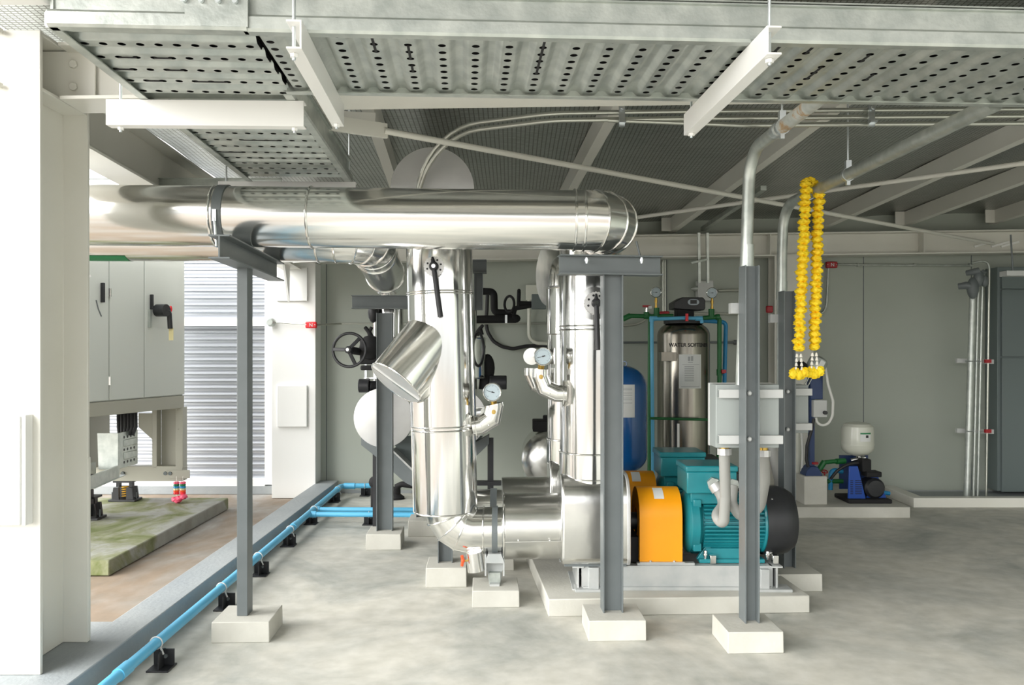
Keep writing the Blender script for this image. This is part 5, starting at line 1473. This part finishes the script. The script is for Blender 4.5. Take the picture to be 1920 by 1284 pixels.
# ---------------------------------------------------------------- blue plastic pipes along the kerb
t = thing('water_pipe', 'light blue plastic pipe along the kerb from the bottom left to the back wall', 'pipe', V((-1.72, 4, .12)))
n0 = PZ(200, 1284, .122); n1 = PZ(640, 911, .13)
nn = n0 + (n0 - n1) * .25
MB().path([nn, n1, P(720, 910, n1.y + .02)], .0255, 20, bend=.05).obj('pipe', 'pvc_blue', t)
for f in (.03, .62, .96):
    q = n0.lerp(n1, f); d = (n1 - n0).normalized(); MB().cyl(q - d * .05, q + d * .05, .030, n=20).obj('fitting', 'pvc_blue', t)
MB().cyl(n1 + V((.03, .0, 0)), n1 + V((.14, .0, 0)), .031, n=20).obj('fitting', 'pvc_blue', t)
for dy, lab in ((955, 'upper light blue pipe branching right behind the grey post'), (964, 'lower light blue pipe branching right behind the grey post')):
    a = PZ(587 if dy < 960 else 580, dy, .12); c = PZ(792, dy + 1, .12)
    b = MB(); b.cyl(a, c, .022, n=18); b.cyl(a, a + (c - a).normalized() * .06, .028, n=18); tag(b.obj('water_pipe', 'pvc_blue'), lab, 'pipe', 'branch pipes')
SGR = 'black pipe brackets along the kerb'
def bracket(label, px, py, ax=None, dx=.045, hgt=.085):
    q = PZ(px, py, 0.0005)
    t = thing('pipe_bracket', label, 'bracket', q, SGR)
    b = MB(); b.box(q + UP * .004, (.105, .11, .008)); b.box(q + V((.0, .03, hgt / 2)), (.10, .008, hgt)); b.box(q + V((-.0, -.0, hgt / 2)), (.008, .08, hgt)); b.obj('angle_bracket', 'black', t, bevel=.002)
    b = MB(); b.cyl(q + V((.01, .03, hgt * .6)), q + V((.01, .018, hgt * .6)), .01, n=6); b.obj('bolt', 'steel_grey', t)
    return t, q
pd = (n1 - n0).normalized()
for px, py, lab in ((303, 1253, 'black pipe bracket nearest the camera on the kerb side'), (422, 1141, 'second black pipe bracket from the camera, left of the narrow post'), (488, 1078, 'third black pipe bracket from the camera, right of the narrow post'),
                    (541, 1023, 'fourth black pipe bracket from the camera along the kerb'), (583, 982, 'fifth black pipe bracket from the camera, at the branch pipes'), (627, 941, 'black pipe bracket at the far corner of the kerb')):
    t, q = bracket(lab, px, py)
    f = (q.y - n0.y) / (n1.y - n0.y); c = n0.lerp(n1, f)
    b = MB(); b.torus(c, pd, .029, .0035, 28, 8); b.cyl(c + V((.02, 0, -.02)), c + V((.035, 0, -.055)), .005, n=8); part(b.obj('pipe_clip', 'box_white', t), 'white plastic clip')
for px, py, lab, c in ((692, 983, 'black pipe bracket under the branch pipes beside the post', PZ(692, 964, .12)), (685, 929, 'black pipe bracket under the blue pipe on the back wall', P(684, 911, n1.y))):
    t, q = bracket(lab, px, py)
    b = MB(); b.torus(c, AX, .026, .0035, 24, 8); part(b.obj('pipe_clip', 'zinc', t), 'pale clip')
# dark drain pump and black hose behind the post
b = MB(); q = PZ(742, 935, 0); b.lathe(q, UP, [(0, 0), (.09, 0), (.09, .02), (.05, .05), (.05, .12), (0, .12)], 20); b.path([q + V((0, 0, .12)), q + V((.06, 0, .15)), q + V((.22, .0, .13))], .03, 12, bend=.04)
tag(b.obj('floor_valve', 'rubber'), 'small black valve on the floor right of the slanted grey post', 'valve')
b = MB(); q = PZ(702, 955, 0); b.cyl(q + V((0, 0, .0)), q + V((0, 0, .30)), .035, n=14); b.ball(q + UP * .26, .055, .05, .06)
tag(b.obj('floor_valve', 'rubber'), 'black insulated stub on the floor left of the slanted grey post', 'valve')

# ---------------------------------------------------------------- yard outside: pad with raised cabinet
b = MB(); b.bx(-6.5, -2.72, 5.58, 7.93, 0, .108); tag(b.obj('equipment_pad', 'moss_concrete', bevel=.008), 'mossy concrete pad in the yard outside the kerb', 'pad')
A0, B0 = V((-3.40, 6.60, 0)), V((-3.07, 7.75, 0))
u = (B0 - A0).normalized(); nl = V((-u.y, u.x, 0))           # nl points away from the room
t = thing('switch_cabinet', 'raised white electrical cabinet on a beige frame outside on the mossy pad', 'cabinet', V((-3.5, 7.4, .108)))
L_ = (B0 - A0).length
def slab(b, s0, s1, z0, z1, d0, d1):
    p = [A0 + u * s0 - nl * d0, A0 + u * s1 - nl * d0, A0 + u * s1 - nl * d1, A0 + u * s0 - nl * d1]
    b.prism([(0, 0), (1, 0), (1, 1), (0, 1)], V((0, 0, z0)), AX, AY, UP * (z1 - z0)) if False else None
    vs = [b.bm.verts.new(q + UP * z) for z in (z0, z1) for q in p]
    for f in ((3, 2, 1, 0), (4, 5, 6, 7), (0, 1, 5, 4), (1, 2, 6, 5), (2, 3, 7, 6), (3, 0, 4, 7)): b.bm.faces.new([vs[i] for i in f])
    return b
zd, ztp = 1.10, 2.42
s_near = -1.4
def s_at(px):                                   # position along the face seen at photo column px
    k = (px - 960) / F; return (k * A0.y - A0.x) / (u.x - k * u.y)
slab(MB(), s_near, L_, zd, ztp, -1.0, -.02).obj('body', 'cab_white', t, bevel=.004)
s1_, s2_ = s_at(205), s_at(271)
for a, c in ((s_near + .02, s1_ - .006), (s1_ + .006, s2_ - .006), (s2_ + .006, L_)):
    slab(MB(), a, c, zd + .01, ztp, -.02, .0).obj('door', 'cab_white', t, bevel=.004)
slab(MB(), s_near, L_, .985, zd, -1.0, -.004).obj('skirt', 'cab_beige', t, bevel=.003)
for z in (1.27, 2.0):
    b = MB(); q = A0 + u * s1_ - nl * .004; b.cyl(q + UP * (z - .035), q + UP * (z + .035), .012, n=10); b.obj('hinge', 'chrome', t)
def hnd(px, y0, y1, w=.022):
    s = s_at(px); q = A0 + u * s; Y = q.y
    za, zb = H + (655 - y0) * Y / F, H + (655 - y1) * Y / F
    b = MB(); slab(b, s - w / 2, s + w / 2, zb, za, 0, .03); return b
hnd(190, 530, 567).obj('handle', 'black', t, bevel=.004)
hnd(282, 552, 580, .018).obj('handle', 'black', t, bevel=.004)
b = hnd(278, 580, 614, .018); b.obj('lever_plate', 'galv', t)
s = s_at(289); q = A0 + u * s - nl * .03; q.z = H + (655 - 582) * q.y / F
b = MB(); b.cyl(q, q - nl * .10, .055, n=20); hk = b.obj('rotary_switch', 'black', t)
b = MB(); b.path([q - nl * .08, q - nl * .08 + u * .06, q - nl * .08 + u * .075 - UP * .16], .022, 12, bend=.04); b.obj('switch_handle', 'black', hk)
b = MB(); b.ball(q - nl * .085 + u * .075 + UP * .015, .014, .012, .03, n=10); b.obj('switch_mark', 'red_bright', hk)
b = MB(); b.box(q - nl * .085 + u * .08 - UP * .21, (.04, .004, .11)); b.obj('tag', 'tag_yellow', t)
b = MB(); b.path([A0 + u * s_at(180) + UP * 1.93, A0 + u * s_at(184) + UP * 1.86 , A0 + u * s_at(190) + UP * 1.80], .006, 8, bend=.1); b.obj('cord', 'steel_grey', t)
# frame below
Yf = 7.72
xf = lambda p: P(p, 0, Yf).x
zf_ = lambda y: H + (655 - y) * Yf / F
b = MB(); b.bx(xf(329), xf(343), Yf, Yf + .1, .42, .99)
for y in (767, 804): b.cyl((xf(334), Yf - .004, zf_(y)), (xf(334), Yf + .002, zf_(y)), .009, n=8)
b.obj('leg', 'cab_beige', t, bevel=.003)
b = MB(); b.bx(xf(285), xf(294), Yf, Yf + .1, .42, .99); b.obj('leg', 'cab_beige', t, bevel=.003)
b = MB(); b.bx(xf(294), xf(329), Yf + .10, Yf + .12, .42, .99); b.obj('back_plate', 'cab_beige', t)
b = MB(); b.prism([(xf(257), zf_(775)), (xf(285), zf_(775)), (xf(285), zf_(826)), (xf(276), zf_(818)), (xf(257), zf_(801))], (0, Yf + .03, 0), AX, UP, AY * .01); b.obj('gusset', 'cab_beige', t)
b = MB(); b.bx(xf(166), xf(342), Yf, Yf + .12, zf_(902), zf_(874)); b.obj('bottom_rail', 'cab_beige', t, bevel=.004)
b = MB(); b.bx(xf(313), xf(356), Yf - .012, Yf, zf_(896), zf_(881)); b.obj('lug_plate', 'cab_beige', t)
b = MB()
for px in (202, 231, 311, 320): b.cyl((xf(px), Yf - .02, zf_(887)), (xf(px), Yf, zf_(887)), .018, n=6)
b.obj('frame_bolt', 'steel_grey', t)
b = MB(); b.bx(xf(170), xf(196), Yf - .3, Yf + .1, .45, .99); b.obj('leg', 'cab_beige', t)
# spring isolators under the frame
ISO = 'black spring isolators under the white cabinet'
def isolator(label, px, py, w):
    q = PZ(px, py, .1085); k = w * q.y / F / .24
    t = thing('spring_isolator', label, 'isolator', q, ISO)
    b = MB(); b.box(q + UP * .01, (.25, .16, .02)); b.prism([(-.10, .02), (.10, .02), (.085, .13), (-.085, .13)], q + AY * .04, AX, UP, AY * .03); b.obj('housing', 'black', t, bevel=.003)
    b = MB(); b.prism([(-.10, .02), (-.035, .02), (-.035, .13), (-.085, .13)], q - AY * .06, AX, UP, AY * .02); b.prism([(.035, .02), (.10, .02), (.085, .13), (.035, .13)], q - AY * .06, AX, UP, AY * .02); b.bx(q.x - .09, q.x + .09, q.y - .06, q.y + .07, q.z + .175, q.z + .19)
    for sx in (-.06, .06): b.box(q + V((sx, 0, .155)), (.03, .05, .05))
    b.obj('cap_plate', 'black', t)
    b = MB(); pts = [q + V((.028 * math.cos(a), .028 * math.sin(a), .03 + .105 * a / (10 * PI))) for a in [k * PI / 6 for k in range(61)]]; b.path(pts, .006, 8); part(b.obj('spring', 'spring_yellow', t), 'yellow coil spring')
    for sx in (-.115, .115): MB().cyl(q + V((sx, -.02, .01)), q + V((sx, -.02, .08)), .006, n=8).obj('anchor_bolt', 'steel_grey', t)
isolator('black spring isolator with yellow spring under the cabinet frame', 235, 938, 48)
isolator('black spring isolator cut off by the white column', 164, 972, 50)
b = MB(); b.bx(P(165, 0, 6.9).x - .1, P(186, 0, 6.9).x, 6.8, 6.95, H - 250 * 6.9 / F, H - 235 * 6.9 / F); b.bx(P(162, 0, 6.9).x, P(174, 0, 6.9).x, 6.82, 6.92, .14, H - 240 * 6.9 / F)
tag(b.obj('frame_foot', 'black', bevel=.004), 'dark foot of the cabinet frame beside the white column', 'foot')
# cables dropping into a perforated tray
q = P(240, 795, 7.2)
t = thing('power_cable_bundle', 'bundle of thick black cables dropping below the white cabinet', 'cables', P(238, 770, 7.2))
for k in range(6):
    b = MB(); xx = 222 + 6.4 * k; b.path([P(xx, 762, 7.3), P(xx + .5, 800, 7.22), P(224 + 4.8 * k, 816, 7.2)], .0165, 10); b.obj('cable', 'cable_black', t)
t = thing('cable_tray', 'short upright perforated tray box under the black cables', 'cable tray', P(230, 870, 7.0))
Yk = 7.0
b = MB(); p0, p1 = P(220, 814, Yk), P(257, 808, Yk + .35)
zlo = .515; zhi = H + (655 - 812) * Yk / F
w_ = (p1 - p0); w_.z = 0; wl = w_.length; w_.normalize()
nrm = V((w_.y, -w_.x, 0))
b.bar(V((p0.x, p0.y, (zlo + zhi) / 2)), V((p1.x, p1.y, (zlo + zhi) / 2)), .012, zhi - zlo); fp = b.obj('tray_face', 'galv', t, bevel=.002)
b = MB()
for y in (.15, .5, .85):
    for k in range(4):
        c = V((p0.x, p0.y, zlo + (zhi - zlo) * y)) + w_ * (wl * (.3 + .17 * k)); b.cyl(c + nrm * .0062, c + nrm * .0075, .012, n=10)
b.obj('slot', 'black', fp)
b = MB()
for y in (.32, .68):
    c = V((p0.x, p0.y, zlo + (zhi - zlo) * y)); b.bar(c + w_ * .1 + nrm * .006, c + w_ * (wl - .03) + nrm * .006, .02, .06)
b.obj('rib', 'galv', fp, bevel=.006)
b = MB(); b.prism([(0, zlo), (-.16, zlo + .0), (-.17, zhi), (0, zhi)], V((p0.x, p0.y, 0)), AX, UP, AY * .01); b.obj('tray_side', 'galv', t)
b = MB(); a, c = P(160, 888, 6.3), P(222, 872, Yk); a.z = .50; c.z = .50
b.bar(a, c, .02, .10); b.bar(a + V((-.3, .2, -.0)), c + V((-.3, .2, 0)), .02, .10); b.bar(a + V((-.15, .1, -.05)), c + V((-.15, .1, -.05)), .32, .006); b.obj('tray_run', 'galv', t)

# wall box on the big column at left
b = MB(); a, c = P(-60, 780, 3.44), P(37, 985, 3.44); b.bx(a.x, c.x, 3.44, 3.50, c.z, a.z); b.bx(c.x - .002, c.x + .018, 3.45, 3.505, c.z - .004, a.z + .004)
tag(b.obj('column_box', 'white_bright', bevel=.004), 'white box fixed to the near white column, cut by the left edge', 'electrical box')
for z, lab in ((60, 'small white lug on the near white column, upper'), (162, 'small white lug on the near white column, lower')):
    q = P(2, z, 3.5); b = MB(); b.bar(q + V((-.12, -.02, .03)), q + V((.01, -.02, -.0)), .03, .02); tag(b.obj('column_lug', 'white_paint'), lab, 'lug')

# ---------------------------------------------------------------- light and camera
w = bpy.data.worlds.new('World'); SC.world = w; w.use_nodes = True
nt = w.node_tree; N = nt.nodes; L = nt.links
bg = N['Background']
tc = N.new('ShaderNodeTexCoord'); sx = N.new('ShaderNodeSeparateXYZ'); L.new(tc.outputs['Generated'], sx.inputs['Vector'])
rp = N.new('ShaderNodeValToRGB'); cr = rp.color_ramp
cr.elements[0].position = .0; cr.elements[0].color = (.55, .56, .55, 1)
cr.elements[1].position = 1.; cr.elements[1].color = (.92, .97, 1.0, 1)
e = cr.elements.new(.12); e.color = (1., 1., .98, 1)
L.new(sx.outputs['Z'], rp.inputs['Fac']); L.new(rp.outputs['Color'], bg.inputs['Color'])
bg.inputs['Strength'].default_value = 1.1
sl = bpy.data.lights.new('sun', 'SUN'); sl.energy = 6.0; sl.angle = math.radians(75); sl.color = (1, .985, .95)
so = bpy.data.objects.new('sun', sl); COL.objects.link(so); so.location = (-8, -4, 6)
so.rotation_euler = V((.76, .50, -.42)).to_track_quat('-Z', 'Y').to_euler()
cam = bpy.data.cameras.new('camera'); co = bpy.data.objects.new('camera', cam); COL.objects.link(co)
co.location = (0, 0, H); co.rotation_euler = (PI / 2, 0, 0)
cam.sensor_width = 36; cam.lens = 36 * F / 1920; cam.shift_y = 13 / 1920; cam.clip_end = 300; cam.clip_start = .05
SC.camera = co
vs_ = SC.view_settings
vs_.view_transform = 'Standard'; vs_.look = 'None'; vs_.exposure = 0.83; vs_.gamma = 1; vs_.use_curve_mapping = False
cy = SC.cycles
cy.max_bounces = 12; cy.diffuse_bounces = 7; cy.glossy_bounces = 6; cy.use_denoising = True; cy.sample_clamp_indirect = 8
